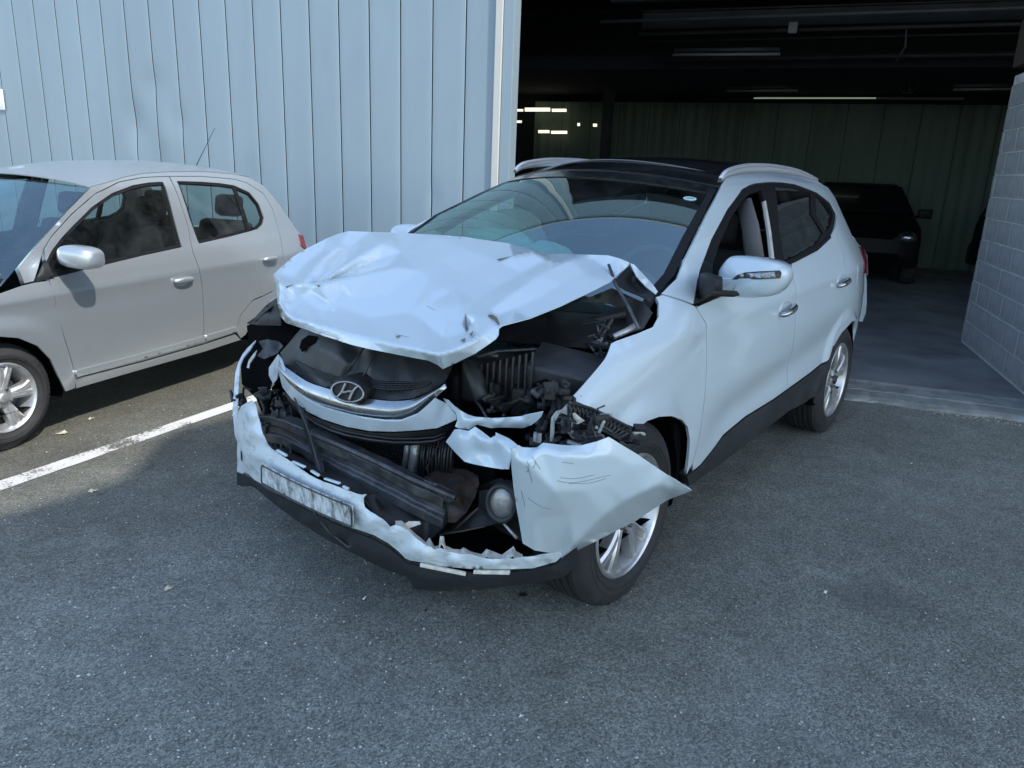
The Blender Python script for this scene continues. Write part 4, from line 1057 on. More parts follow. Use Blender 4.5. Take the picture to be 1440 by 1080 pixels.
ph = [wc+npv((-.09*math.sin(a), .185*math.cos(a), .165*math.sin(a))) for a in np.linspace(0, 2*math.pi, 40)]
g.tube(ph, .014, n=8, caps=False); g.tube([wc+npv((.05, 0, -.03)), wc+npv((-.0, 0, 0))], [.05, .07], n=12); g.build('steering_wheel', M['trim_grey'], suv)
def blob(name, c, r, mat, parent, amp=.12, seed=0, pw=1.0):
    bm = bmesh.new(); bmesh.ops.create_icosphere(bm, subdivisions=5, radius=1); V_ = []
    for v in bm.verts:
        p = npv(v.co); h = 1+amp*mnoise.fractal(Vector(p*1.8+seed), 1, 2, 4)+amp*.5*abs(mnoise.noise(Vector(p*5+seed))); V_.append(npv(c)+p*h*npv(r))
    F_ = [[v.index for v in f.verts] for f in bm.faces]; bm.free()
    return mesh_from(name, V_, F_, mat, parent)
blob('airbag', P(700, 352, -.50), (.16, .19, .10), M['airbag'], suv, seed=1)
blob('airbag', P(765, 362, -.50), (.12, .14, .07), M['airbag'], suv, seed=5)
blob('side_airbag', (-1.15, -.62, 1.16), (.35, .05, .17), M['airbag'], suv, seed=9)

# ------------------------------------------------------------------ BONNET
hood_out = [(384, 387, .30), (387, 384, .29), (395, 376, .26), (412, 361, .20), (432, 349, .15), (460, 335, .08), (475, 329, .03), (490, 325, .02), (520, 326, -.03), (557, 327, -.07), (590, 329, -.10), (613, 330, -.12), (654, 333, -.14), (678, 337, -.15), (715, 342, -.17), (750, 352, -.19), (772, 357, -.17), (800, 357, -.16), (823, 358, -.17), (855, 359, -.18), (870, 363, -.19), (885, 369, -.20), (884, 373, -.20), (878, 379, -.17), (871, 384, -.12), (858, 396, -.04), (828, 411, .08), (788, 430, .22), (745, 447, .35), (707, 457, .46), (702, 461, .48), (701, 471, .50), (697, 477, .515), (689, 483, .53), (667, 498, .555), (640, 511, .58), (623, 519, .60), (615, 513, .605), (602, 507, .61), (585, 504, .615), (570, 501, .62), (545, 496, .625), (520, 491, .63), (495, 485, .62), (470, 477, .60), (445, 469, .58), (430, 463, .555), (420, 460, .53), (402, 454, .48), (395, 445, .44), (390, 427, .40), (388, 410, .36), (388, 398, .33)]
ho = npv(hood_out); 
def basis(p): x, y = (p[:, 0]-600)/200, (p[:, 1]-420)/80; return np.stack([np.ones(len(p)), x, y, x*x, x*y, y*y], 1)
hc, *_ = np.linalg.lstsq(basis(ho[:, :2]), ho[:, 2], rcond=None)
def hin(px, py, dx=0): return (px, py, float((basis(npv([[px, py]])) @ hc)[0]+dx*1.25))
HC = dict(
 lip=[(389, 404, .02), (394, 425, .03), (400, 438, .035), (412, 449, .035), (440, 456, .035), (470, 464, .035), (520, 477, .035), (560, 487, .035), (590, 493, .035), (616, 499, .04), (640, 492, .035), (662, 482, .03), (680, 471, .03), (692, 459, .03)],
 low=[(389, 397, .03), (402, 404, .035), (414, 402, .018), (425, 401, .035), (438, 402.5, .022), (449, 402, .042)],
 ra=[(449, 402, .042), (480, 393.5, .034), (520, 384.5, .034), (557, 377, .028), (578, 376, .012)],
 rb=[(449, 402, .042), (475, 382, .034), (505, 362, .036), (535, 344, .034), (548, 336, .02)],
 rc=[(425, 401, .035), (436, 386, .028), (452, 368, .028), (472, 351, .03), (480, 342, .02)],
 va=[(470, 391, .006), (500, 379, -.006), (535, 366, -.008), (566, 354, .0)],
 vb=[(448, 392, .006), (468, 370, -.006), (492, 350, -.006), (505, 338, .0)],
 vc=[(412, 392, .0), (432, 370, -.004), (450, 354, -.002)],
 fold=[(449, 402, .042), (444, 414, .004), (437, 430, .002), (428, 448, .02)],
 fold2=[(414, 402, .018), (418, 420, -.006), (420, 440, .01)],
 mid=[(557, 377, .028), (590, 380, .014), (604, 392, .010), (609, 408, .012), (606, 428, .006), (596, 452, .0)],
 rear=[(613, 331, -.0), (650, 349, .010), (699, 366, .004), (720, 361.5, .020), (750, 356, .018)],
 ridge=[(835, 361, .010), (801, 366, .024), (775, 376, .027), (750, 391, .026), (725, 409, .022), (705, 424, .018), (689, 436, .014), (672, 447, .022)],
 vr=[(790, 400, .0), (755, 420, -.002), (725, 434, -.002), (700, 444, .002)],
 vl=[(770, 366, .0), (735, 384, -.006), (700, 404, -.006), (668, 424, -.002)],
 kn=[(672, 447, .022), (664, 456, .0), (666, 470, .004), (672, 478, .02)],
 kn2=[(648, 430, .014), (655, 441, .006), (657, 455, -.012), (657, 467, .0)],
 kn3=[(672, 447, .022), (684, 445, .026), (695, 452, .024)])
seen = {}
for ch in HC.values():
    for q in ch: seen[(q[0], q[1])] = q[2]
extra = [(500, 420, -.006), (545, 415, -.004), (575, 440, -.006), (520, 448, -.004), (470, 430, -.004), (480, 412, -.002), (455, 440, -.002), (640, 380, -.002), (640, 405, .004), (625, 450, .010), (635, 474, .014), (622, 474, .0), (590, 352, .006), (620, 365, .004), (570, 364, .002), (405, 425, .0), (850, 372, .0), (820, 385, .004), (648, 455, .012)]
hood_in = [hin(x, y, d*1.35) for (x, y), d in seen.items()]+[hin(x, y, d) for x, y, d in extra]
hood = facet('bonnet', hood_out, hood_in, M['white'], suv, step=3.6, smooth=0, thick=.004, noise=.0012, nscale=4, creases=list(HC.values()))
# folded rear corner, seen from below, and the strip beside the screen
facet('bonnet_corner', [(886, 370, -.205), (892, 372, -.21), (905, 386, -.22), (918, 400, -.22), (925, 410, -.21), (922, 414, -.20), (908, 402, -.17), (895, 388, -.17)], [(900, 384, -.19)], M['white'], suv, step=5, smooth=1, thick=.003)
facet('bonnet_underside', [(885, 373, -.22), (893, 386, -.20), (905, 402, -.17), (920, 415, -.16), (915, 425, -.15), (900, 416, -.12), (880, 408, -.10), (862, 397, -.08), (873, 385, -.14)], [(888, 395, -.20), (900, 408, -.19)], M['plastic'], suv, step=5, smooth=1)
# torn paint / bare metal at the knuckle
for pl in ([(654, 441, .0), (657, 448, 0), (656, 456, 0), (659, 463, 0), (656, 468, 0), (653, 460, 0), (653, 450, 0)], [(686, 445, 0), (692, 444, 0), (699, 449, 0), (703, 457, 0), (700, 458, 0), (695, 450, 0)], [(648, 480, 0), (655, 477, 0), (653, 482, 0)], [(660, 472, 0), (667, 466, 0), (664, 474, 0)], [(402, 404, 0), (414, 401, 0), (403, 405.5, 0)], [(446, 402.5, 0), (451, 402, 0), (449, 404, 0)], [(556, 474, 0), (565, 473, 0), (560, 476, 0)], [(699, 366, 0), (720, 361.5, 0), (702, 367.5, 0)]):
    pts = []
    for q in pl:
        hit = hood.ray_cast(Vector(CAM_C), Vector(ray(q[0], q[1])).normalized())
        if hit[0]: pts.append(npv(hit[1])+npv(hit[2])*.0035*(1 if Vector(CAM_C-npv(hit[1])).dot(hit[2]) > 0 else -1))
    if len(pts) > 2:
        mesh_from('paint_tear', pts, [tuple(range(len(pts)))], M['tear'], hood, smooth=False, solid=.001)

# ------------------------------------------------------------------ GRILLE GROUP
gx0 = .56
def crescent(name, up, lo, mat, bul=.02, n=60, th=.004, dep=None, prof=None):
    U = npv(catmull(up, 8)); L = npv(catmull(lo, 8))
    def res(C_, n):
        d = np.r_[0, np.cumsum(np.linalg.norm(np.diff(C_[:, :2], axis=0), axis=1))]; t = np.linspace(0, d[-1], n+1)
        return np.stack([np.interp(t, d, C_[:, k]) for k in range(3)], 1)
    U = res(U, n); L = res(L, n); vs = []; m_ = 7
    for i in range(n+1):
        a = P(*U[i]); b = P(*L[i])
        for j in range(m_):
            t = j/(m_-1); p = a+(b-a)*t; p = p+npv((bul*math.sin(math.pi*t), 0, 0)); vs.append(p)
    fs = [(i*m_+j, i*m_+j+1, (i+1)*m_+j+1, (i+1)*m_+j) for i in range(n) for j in range(m_-1)]
    o = mesh_from(name, vs, fs, mat, suv, solid=th)
    nrm = npv(o.data.polygons[len(fs)//2].normal)
    if nrm[0] < 0: o.data.flip_normals()
    return o
# depth follows the bow of the car front: x falls away towards both ends
def bx(px, x0=.60, c=505, k=.0000075): return x0-k*(px-c)**2
ch_up = [(397, 512), (407, 520), (431, 536), (449, 543), (469, 549), (493, 556), (520, 561), (553, 564), (582, 561), (609, 549), (629, 538)]
ch_lo = [(398, 520), (409, 541), (431, 561), (453, 572), (480, 580), (509, 587), (542, 591), (564, 591), (587, 582), (609, 562), (630, 545)]
crescent('chrome_bar', [(x, y, bx(x)) for x, y in ch_up], [(x, y, bx(x, .60)) for x, y in ch_lo], M['chrome'], .022)
wo = [(391, 520), (397, 544), (409, 560), (431, 578), (453, 589), (487, 600), (520, 606), (553, 607), (587, 605), (615, 602), (641, 590)]
wi = [(392, 506), (398, 521), (409, 542), (431, 562), (453, 573), (480, 581), (509, 588), (542, 592), (564, 592), (587, 583), (611, 562), (630, 562)][:11]
wi = [(392, 504), (400, 522), (410, 542), (431, 562), (453, 573), (480, 581), (509, 588), (542, 592.5), (564, 592.5), (588, 583), (613, 561)]
facet('grille_surround', [(x, y, bx(x, .622)) for x, y in wi]+[(628, 567, .49), (641, 583, .475), (642, 590, .472)]+[(x, y, bx(x, .60)) for x, y in wo[::-1][1:]], [], M['white'], suv, step=4, smooth=3, thick=.008)
facet('grille_surround_wing', [(391, 498, .47), (397, 508, .50), (400, 519, .51), (392, 520, .49), (389, 534, .47), (384, 540, .45), (378, 528, .44), (378, 517, .43)], [(388, 515, .48)], M['white'], suv, step=4, smooth=1, thick=.004)
facet('grille_end_trim', [(609, 553, .53), (625, 540, .50), (628, 545, .50), (613, 559, .52)], [], M['chrome'], suv, step=4, smooth=0, thick=.006)
# black top cover with steps
def bb(x, y, o=0): return (x, y, bx(x, .585)-(560-y)*.0016+o)
cov = [(424, 461), (410, 478), (394, 496), (398, 511), (407, 519), (431, 535), (449, 542), (469, 548), (493, 555), (520, 560), (553, 563), (582, 560), (609, 548), (626, 537), (634, 520), (641, 500), (636, 490), (600, 488), (560, 482), (520, 474), (470, 462)]
facet('grille_cover', [bb(*q) for q in cov], [bb(411, 507, .0), bb(440, 520, .0), bb(475, 538, -.01), bb(430, 490, .0), bb(450, 490, .02), bb(520, 515, .02), bb(580, 535, .02), bb(482, 505, .02), bb(600, 525, .015), bb(510, 500, -.02), bb(500, 518, -.02), bb(520, 500, .015), bb(488, 512, .02), bb(560, 545, -.0)], M['plastic_grey'], suv, step=4, smooth=1, thick=.004, noise=.002)
def raisedline(pts, r, mat, name, parent=suv, n=6, off=.004):
    g = MB(); g.tube([P(*q) for q in pts], r, n=n); return g.build(name, mat, parent)
raisedline([bb(485, 526, .03), bb(500, 506, .03), bb(512, 488, .02)], .004, M['plastic_grey'], 'cover_rib')
raisedline([bb(509, 532, .03), bb(519, 514, .03), bb(530, 492, .02)], .004, M['plastic_grey'], 'cover_rib')
# mesh strips: small recessed slots as raised dark bars over a void band
mesh_l = ([(411, 505), (440, 519), (475, 531), (486, 535)], [(425, 518), (447, 530), (470, 539), (484, 544)])
mesh_r = ([(510, 532), (540, 536), (575, 536), (607, 537)], [(520, 545), (545, 549), (575, 548), (600, 543)])
for up, lo in (mesh_l, mesh_r):
    o = crescent('grille_mesh', [(x, y, bb(x, y, .012)[2]) for x, y in up], [(x, y, bb(x, y, .012)[2]) for x, y in lo], M['void'], .004, n=20)
    U = npv(catmull(up, 8)); L = npv(catmull(lo, 8)); g = MB()
    for r_ in range(4):
        t = (r_+.5)/4; ln = U*(1-t)+L*t; g.tube([P(x, y, bb(x, y, .020)[2]) for x, y in ln], .0022, n=4)
    for r_ in range(5):
        t0 = r_/5; t1 = (r_+1)/5
        for k in range(0, len(U)-1):
            s = .5*(r_ % 2); a = U[k]*(1-s)+U[min(k+1, len(U)-1)]*s; b = L[k]*(1-s)+L[min(k+1, len(L)-1)]*s
            p0 = a*(1-t0)+b*t0; p1 = a*(1-t1)+b*t1; g.tube([P(*p0, bb(*p0, .020)[2]), P(*p1, bb(*p1, .020)[2])], .0018, n=4)
    g.build('mesh_wire', M['plastic_grey'], o)
# opening in the cover (horn hole)
facet('cover_opening', [bb(421, 489, .016), bb(424, 478, .016), bb(434, 471, .016), bb(446, 473, .016), bb(443, 482, .016), bb(432, 487, .016), bb(425, 495, .016)], [], M['void'], suv, step=4, smooth=0)
# badge: housing, ellipse ring and slanted letter
bc = P(489, 551, .635); bn_ = npv((.93, .22, .28)); bn_ /= np.linalg.norm(bn_)
bu = np.cross(npv((0, 0, 1)), bn_); bu /= np.linalg.norm(bu); bv = np.cross(bn_, bu)
def bp(u, v, w=0): return bc+bu*u+bv*v+bn_*w
g = MB(); n_ = 36
hp = [[bp(a*math.cos(t), b*math.sin(t)+dv, w) for t in np.linspace(0, 2*math.pi, n_, endpoint=False)] for a, b, w, dv in ((.078, .044, -.10, .03), (.078, .046, -.02, .012), (.074, .040, -.003, 0), (.068, .034, -.004, 0), (.001, .001, -.006, 0))]
g.add([p for r in hp for p in r], [(i*n_+k, i*n_+(k+1) % n_, (i+1)*n_+(k+1) % n_, (i+1)*n_+k) for i in range(4) for k in range(n_)])
bd = fix_normals(g.build('badge_housing', M['plastic'], suv)); bd.data.set_sharp_from_angle(angle=rad(50))
g = MB(); g.tube([bp(.067*math.cos(t), .034*math.sin(t), .002) for t in np.linspace(0, 2*math.pi, 49)], .0034, n=8, caps=False); g.build('badge_ring', M['alu'], bd)
def stroke(pts, ws):
    vs = []; 
    for (u, v), w in zip(pts, ws): vs += [bp(u-w, v, .001), bp(u+w, v, .001), bp(u+w*.6, v, .006), bp(u-w*.6, v, .006)]
    fs = []
    for i in range(len(pts)-1):
        for k in range(4): fs.append((i*4+k, i*4+(k+1) % 4, (i+1)*4+(k+1) % 4, (i+1)*4+k))
    fs += [(3, 2, 1, 0), tuple(len(vs)-4+k for k in range(4))]; return vs, fs
g = MB()
sl_ = .35
for sgn_ in (-1, 1):
    pts = [(sgn_*.021+v*sl_+.012*sgn_*(abs(v)/.028)**2*(1 if sgn_*v > 0 else .1), v) for v in np.linspace(-.029, .029, 9)]
    g.add(*stroke(pts, [.0058]*9))
cb = [(-.022, -.004), (-.008, -.003), (.008, .003), (.022, .004)]
vs = []
for (u, v) in cb: vs += [bp(u, v-.006, .001), bp(u, v+.006, .001), bp(u, v+.003, .0065), bp(u, v-.003, .0065)]
g.add(vs, [(i*4+k, i*4+(k+1) % 4, (i+1)*4+(k+1) % 4, (i+1)*4+k) for i in range(3) for k in range(4)])
fix_normals(g.build('badge_letter', M['alu'], bd))
# lower black grille frame
lf_up = [(400, 552), (431, 580), (453, 591), (487, 602), (520, 608), (553, 609), (587, 607), (620, 603), (641, 592)]
lf_lo = [(425, 585), (445, 600), (465, 609), (487, 616), (520, 622), (553, 626), (587, 626), (610, 624), (626, 618)]
crescent('lower_grille_frame', [(x, y, bx(x, .585)) for x, y in lf_up], [(x, y, bx(x, .56)) for x, y in lf_lo], M['plastic'], .01)
raisedline([(x, y-4, bx(x, .59)) for x, y in lf_lo], .005, M['plastic_grey'], 'frame_rib'); raisedline([(x, y-9, bx(x, .595)) for x, y in lf_lo[2:]], .003, M['plastic_grey'], 'frame_rib')

# ------------------------------------------------------------------ LOOSE CORNER OF THE BUMPER
def Y(px, py, v): return (px, py, v, 'y')
flap = [Y(719, 632, .955), Y(729, 626, .95), Y(735, 629, .95), Y(745, 629.5, .96), Y(755, 629, .97), Y(764, 622.5, .985), Y(776, 624, 1.0), Y(793, 626, 1.02), Y(817, 626.5, 1.05), Y(840, 620.5, 1.08), Y(856.5, 614.5, 1.10), Y(875, 626, 1.12), Y(895, 638, 1.14), Y(917, 653, 1.16), Y(939, 668, 1.18), Y(972.5, 690, 1.20), Y(955, 697, 1.150), Y(939, 703, 1.090), Y(917, 717, 1.055), Y(895, 732, 1.020), Y(873, 743, 0.985), Y(852, 754, 0.950), Y(830, 765, 0.920), Y(808, 776, 0.880), Y(790, 786, .89), Y(787, 779, .90), Y(770, 777, .89), Y(752, 774, .88), Y(735, 764, .86), Y(731, 740, .87), Y(726, 712, .885), Y(722, 685, .905), Y(719, 655, .93)]
fl_in = [Y(792, 781, 0.937), Y(808, 766, 0.970), Y(822, 752, 1.000), Y(837, 736, 1.035), Y(852, 722.5, 1.065), Y(867, 712, 1.085), Y(881, 703, 1.110), Y(903, 692, 1.140), Y(925, 682, 1.170), Y(948, 686, 1.17),
         Y(760, 632, 1.0), Y(793, 640, 1.05), Y(830, 642, 1.085), Y(858, 640, 1.11), Y(890, 655, 1.14), Y(740, 650, .985), Y(745, 690, .96), Y(752, 730, .935), Y(780, 690, 1.03), Y(820, 690, 1.06), Y(800, 725, 1.0), Y(850, 680, 1.09), Y(727, 645, .965), Y(729, 690, .925), Y(738, 735, .90)]
facet('bumper_corner', flap, fl_in, M['scratched'], suv, step=4, smooth=1, thick=.004, noise=.0008, nscale=4, creases=[[(787, 779), (792, 781), (808, 766), (822, 752), (837, 736), (852, 722.5), (867, 712), (881, 703), (903, 692), (925, 682), (948, 686), (972.5, 690)], [(745, 629.5), (760, 632), (793, 640), (830, 642), (858, 640)], [(719, 632), (727, 645), (729, 690), (738, 735), (752, 774)]])
flap_o = bpy.context.scene.objects['bumper_corner']
# scuffs on the corner: thin scratches
# torn upper strip and its lower lobe
facet('bumper_upper_strip', [(623, 560, .50), (630, 563, .51), (638, 571, .52), (647, 577, .53), (658, 583, .54), (668, 586, .545), (691, 588, .55), (713, 587, .545), (735, 585, .535), (764, 579, .51), (761, 586, .505), (755, 592, .505), (747, 598, .505), (735, 602, .51), (706, 601, .53), (690, 602, .535), (671, 597, .54), (659, 604, .545), (645, 602, .54), (640, 600, .54), (643, 591, .53), (641, 581, .52), (628, 567, .50)], [(650, 592, .555), (670, 591, .565), (700, 594, .565), (730, 593, .55)], M['white'], suv, step=4, smooth=1, thick=.003, noise=.001)
facet('bumper_lobe', [(645, 603, .55), (659, 606, .56), (668, 600, .56), (677, 606, .565), (690, 616, .58), (697, 612, .58), (697, 608, .575), (706, 612, .585), (715, 616, .59), (722, 621, .60), (729, 627, .61), (719, 634, .63), (717, 648, .64), (715, 660, .635), (700, 659, .62), (682, 656, .60), (667, 653, .585), (653, 649, .575), (640, 636, .56), (627, 621, .545), (633, 613, .54), (639, 604, .54)], [(630, 620, .56), (650, 612, .59), (680, 617, .615), (705, 618, .63), (712, 628, .62), (690, 640, .575), (665, 632, .565), (650, 640, .58), (680, 650, .60), (705, 652, .62)], M['scratched'], suv, step=4, smooth=6, thick=.003, noise=.001)

def scratch(name, obj, pts, r=.0008, mat=None):
    out = []
    for q in catmull([(x, y, 0) for x, y in pts], 5):
        hit = obj.ray_cast(Vector(CAM_C), Vector(ray(q[0], q[1])).normalized())
        if hit[0]: out.append(npv(hit[1])+(CAM_C-npv(hit[1]))*.0006)
    if len(out) > 2: g = MB(); g.tube(out, r, n=4); return g.build(name, mat or M['scrape'], obj)
M['scrape'] = pmat('dark_scrape', (.20, .23, .25), .7)
for pl in ([(783, 676), (800, 679), (820, 677), (845, 671), (858, 668)], [(788, 672), (810, 673), (835, 668)], [(800, 680), (830, 679), (852, 673)], [(740, 655), (745, 665), (748, 678)], [(752, 648), (760, 660)], [(742, 700), (760, 712), (775, 716)], [(733, 690), (738, 712)], [(790, 650), (806, 652)], [(748, 642), (753, 650), (750, 658)], [(741, 648), (744, 657), (741, 664)]):
    scratch('scrape', flap_o, pl, .0007)
for pl in ([(433, 398), (460, 393), (490, 388)], [(410, 455), (440, 464), (475, 475)], [(556, 470), (575, 474)], [(600, 430), (612, 436)]):
    scratch('scrape', hood, pl, .0006)
# ------------------------------------------------------------------ LOWER BUMPER WITH PLATE
def ly(px):    # bow of the bumper: depth along the front
    t = (px-470)/150
    return .765-.05*t*t if px < 470 else .765-.045*((px-470)/120)**2 if px < 600 else .765-.055-.0011*(px-600)
low_top = [(353, 563), (357, 566), (361, 576), (365, 592), (369, 610), (372, 617), (375, 624), (381, 631), (389, 636), (402, 645), (414, 653), (425, 661), (435, 668), (445, 673), (454, 677), (466, 681), (479, 686), (490, 690), (500, 694), (508, 696), (515, 695), (511, 700), (511, 706), (513, 713), (520, 719), (527, 723), (538, 731), (548, 741), (556, 738), (565, 741), (572, 746), (580, 753), (588, 759), (599, 767), (606, 769), (611, 773), (620, 772), (627, 775), (637, 777), (647, 779), (662, 781), (677, 785), (692, 786), (706, 786), (722, 787), (735, 784), (760, 781), (787, 778), (790, 782)]
low_bot = [(782, 790), (750, 799), (706, 801), (662, 800), (618, 796), (589, 790), (577, 788), (570, 785), (560, 775), (546, 764), (527, 753), (498, 743), (467, 730), (430, 712), (394, 694), (370, 681), (358, 675), (350, 667), (344, 664), (338, 668), (333, 662), (334, 653), (333, 636), (334, 622), (330, 612), (329, 598), (333, 586), (339, 571), (346, 567)]
def lo_d(x, y):
    return ly(x)+(0 if x > 360 else -(360-x)*.0022)-.0006*max(0, y-(660+(x-370)*.62))
lo = [(x, y, lo_d(x, y)-(0 if i > 3 else .03)) for i, (x, y) in enumerate(low_top)]+[(x, y, lo_d(x, y)-.02) for x, y in low_bot]
li = [(x, y, lo_d(x, y)+.012) for x, y in ((345, 600), (350, 630), (345, 645), (360, 640), (380, 655), (400, 668), (430, 682), (460, 697), (490, 708), (505, 718), (520, 735), (550, 752), (580, 772), (600, 782), (640, 789), (700, 793), (750, 790), (355, 585), (362, 610), (340, 615))]
lowb = facet('lower_bumper', lo, li, M['scuffed'], suv, step=4.5, smooth=2, thick=.004, noise=.001, nscale=10)
def on_low(px, py, h=.004):
    hit = lowb.ray_cast(Vector(CAM_C), Vector(ray(px, py)).normalized())
    if not hit[0]: return P(px, py, lo_d(px, py)+.01)
    n = npv(hit[2]); n = n*(1 if n @ (CAM_C-npv(hit[1])) > 0 else -1); return npv(hit[1])+n*h
# plate with raised rim
pc = [P(369, 651, .785), P(498, 711, .785), P(499, 743, .775), P(369, 679, .775)]
def plate_pt(u, v, h=0):
    a = pc[0]*(1-u)+pc[1]*u; b = pc[3]*(1-u)+pc[2]*u; p = a*(1-v)+b*v; return p+npv((1, .0, .1))*(h+.012*math.sin(math.pi*u))
vs = [plate_pt(u, v, .006) for u in np.linspace(0, 1, 25) for v in np.linspace(0, 1, 6)]
pm = fix_normals(mesh_from('number_plate', vs, [(i*6+j, i*6+j+1, i*6+j+7, i*6+j+6) for i in range(24) for j in range(5)], M['plate'], suv, solid=.003))
g = MB(); us = list(np.linspace(0.02, .98, 24)); rim_ = [plate_pt(u, .06, .008) for u in us]+[plate_pt(.99, v, .008) for v in (.2, .5, .8)]+[plate_pt(u, .94, .008) for u in us[::-1]]+[plate_pt(.01, v, .008) for v in (.8, .5, .2)]
g.tube(rim_+[rim_[0]], .0028, n=6, caps=False); g.build('plate_rim', M['metal'], pm)
# white clips along the top edge, tow-hook hole, torn pale edge
for x0, y0, x1, y1 in ((388, 635, 401, 643), (410, 651, 427, 659), (436, 664, 447, 671), (455, 675, 476, 682), (481, 686, 488, 690)):
    a = P(x0, y0, lo_d(x0, y0)+.004); b = P(x1, y1, lo_d(x1, y1)+.004); dd = (b-a); L = np.linalg.norm(dd); dd /= L
    Rm = np.stack([dd, np.cross([0, 0, 1], dd), npv((0, 0, 1))], 1); g = MB(); g.box((a+b)/2+npv((-.006, 0, .004)), (L, .012, .007), Rm); g.build('bumper_clip', M['white'], suv, bevel=.002)
g = MB(); hc_ = on_low(340, 641, .003); hn = npv((.8, -.55, .1)); hn /= np.linalg.norm(hn); h1 = np.cross(hn, (0, 0, 1)); h1 /= np.linalg.norm(h1)
g.add([hc_]+[hc_+.02*math.cos(k*math.pi/8)*h1+.021*math.sin(k*math.pi/8)*npv((0, 0, 1)) for k in range(16)], [(0, k+1, (k+1) % 16+1) for k in range(16)]); g.build('tow_hole', M['void'], lowb, solid=.001, off=0)
rs = random.Random(11)
edge = [(556, 738), (565, 741), (580, 753), (599, 767), (604, 763), (611, 772), (617, 770), (619, 761), (624, 763), (627, 774), (637, 776), (647, 779), (652, 774), (662, 779), (677, 785), (684, 778), (692, 781), (706, 786), (722, 777), (726, 783), (735, 785)]
facet('torn_bumper_edge', [(x, y-1-rs.uniform(2, 8), ly(x)-.030-.02*rs.random()) for x, y in edge]+[(x, y+3.5, ly(x)-.01) for x, y in edge[::-1]], [], M['primer'], suv, step=3, smooth=0, thick=.003, noise=.004, nscale=25)
facet('torn_bumper_edge', [(565, 739, .70), (575, 733, .67), (590, 733, .65), (592, 737, .65), (580, 741, .67), (570, 744, .70)], [], M['primer'], suv, step=3, smooth=0, thick=.003, noise=.004, nscale=25)
# side return of the bumper on the far corner, seen edge on
facet('bumper_side', [(363, 475, .16), (358, 480, .20), (348, 489, .26), (341, 498, .32), (335, 510, .38), (331, 524, .42), (329, 549, .47), (327, 576, .51), (329, 598, .55), (334, 592, .55), (333, 576, .52), (334, 560, .49), (336, 535, .44), (337, 515, .40), (342, 503, .35), (352, 491, .28)], [], M['scuffed'], suv, step=3, smooth=1, thick=.005, noise=.002)
facet('torn_bracket', [(347, 517, .40), (350, 506, .38), (356, 498, .36), (361, 492, .34), (358, 501, .37), (351, 511, .39), (350, 518, .40)], [], M['bracket'], suv, step=3, smooth=0, noise=.003, nscale=30)

# black lower lip and valance
lip_up = [(333, 664), (344, 668), (356, 676), (372, 688), (394, 698), (430, 717), (467, 735), (498, 748), (527, 760), (546, 770), (560, 781), (572, 792), (590, 796), (618, 801), (662, 805), (706, 806), (750, 803), (783, 794), (800, 778), (812, 772)]
lip_lo = [(333, 681), (340, 684), (356, 684), (382, 706), (414, 730), (445, 750), (479, 769), (515, 788), (540, 800), (555, 806), (572, 811), (583, 828), (610, 831), (647, 832), (706, 825), (750, 820), (764, 818), (793, 811), (805, 800), (812, 790)]
def lipd(x): return ly(x)-.03-(0 if x > 360 else (360-x)*.0022)
facet('bumper_lip', [(x, y, lipd(x)) for x, y in lip_up]+[(x, y, lipd(x)-.05) for x, y in lip_lo[::-1]], [(x, (y+y2)/2, lipd(x)+.0) for (x, y), (_, y2) in list(zip(lip_up, lip_lo))[3:-2]], M['cladding'], suv, step=6, smooth=1, thick=.006, noise=.002)
facet('splitter_blade', [(372, 688, .70), (394, 700, .72), (440, 722, .73), (498, 752, .72), (520, 768, .70), (505, 774, .66), (485, 768, .64), (440, 742, .64), (400, 712, .64), (378, 696, .66)], [], M['plastic_grey'], suv, step=5, smooth=0, thick=.004)
raisedline([(440, 717, .73), (463, 748, .72), (490, 769, .71), (522, 764, .72)], .006, M['plastic_grey'], 'splitter_rib')
raisedline([(463, 738, .71), (480, 760, .71)], .005, M['plastic_grey'], 'splitter_rib')
for (x0, y0, x1, y1) in ((591, 794, 655, 808), (666, 804, 717, 806)):
    a0 = P(x0, y0, ly(x0)-.012); a1 = P(x1, y1-1, ly(x1)-.012); dd = a1-a0; L = np.linalg.norm(dd); dd /= L; Rm = np.stack([dd, np.cross([0, 0, 1], dd), npv((0, 0, 1))], 1)
    g = MB(); g.box((a0+a1)/2, (L, .012, .012), Rm); g.build('vent_strip', M['primer'], suv, bevel=.002)

# ------------------------------------------------------------------ FRONT STRUCTURE
# crash beam: bent box section
bp_ = [(360, 600, .40), (400, 604, .50), (440, 622, .57), (490, 648, .60), (540, 672, .61), (585, 696, .60), (628, 717, .56)]
C_ = catmull([P(*q) for q in bp_], 6); g = MB(); prof2 = [(.035, .055), (.035, .02), (.018, .012), (.018, -.012), (.035, -.02), (.035, -.055), (-.03, -.055), (-.03, .055)]
vs = []; np_ = len(prof2)
for i, p in enumerate(C_):
    t = C_[min(i+1, len(C_)-1)]-C_[max(i-1, 0)]; t /= np.linalg.norm(t); side_ = np.cross(t, (0, 0, 1)); side_ /= np.linalg.norm(side_)
    if side_[0] < 0: side_ = -side_
    k_ = 1+.12*mnoise.noise(Vector((i*.4, 0, 3)))
    for a_, b_ in prof2: vs.append(p+side_*a_*k_+npv((0, 0, 1))*b_*1.05+side_*(.01*mnoise.noise(Vector((i*.5, b_*20, 1)))))
g.add(vs, [(i*np_+k, i*np_+(k+1) % np_, (i+1)*np_+(k+1) % np_, (i+1)*np_+k) for i in range(len(C_)-1) for k in range(np_)]+[tuple((len(C_)-1)*np_+k for k in range(np_)), tuple(range(np_-1, -1, -1))])
cb_ = fix_normals(g.build('crash_beam', M['metal'], suv, bevel=.004)); cb_.data.set_sharp_from_angle(angle=rad(30))
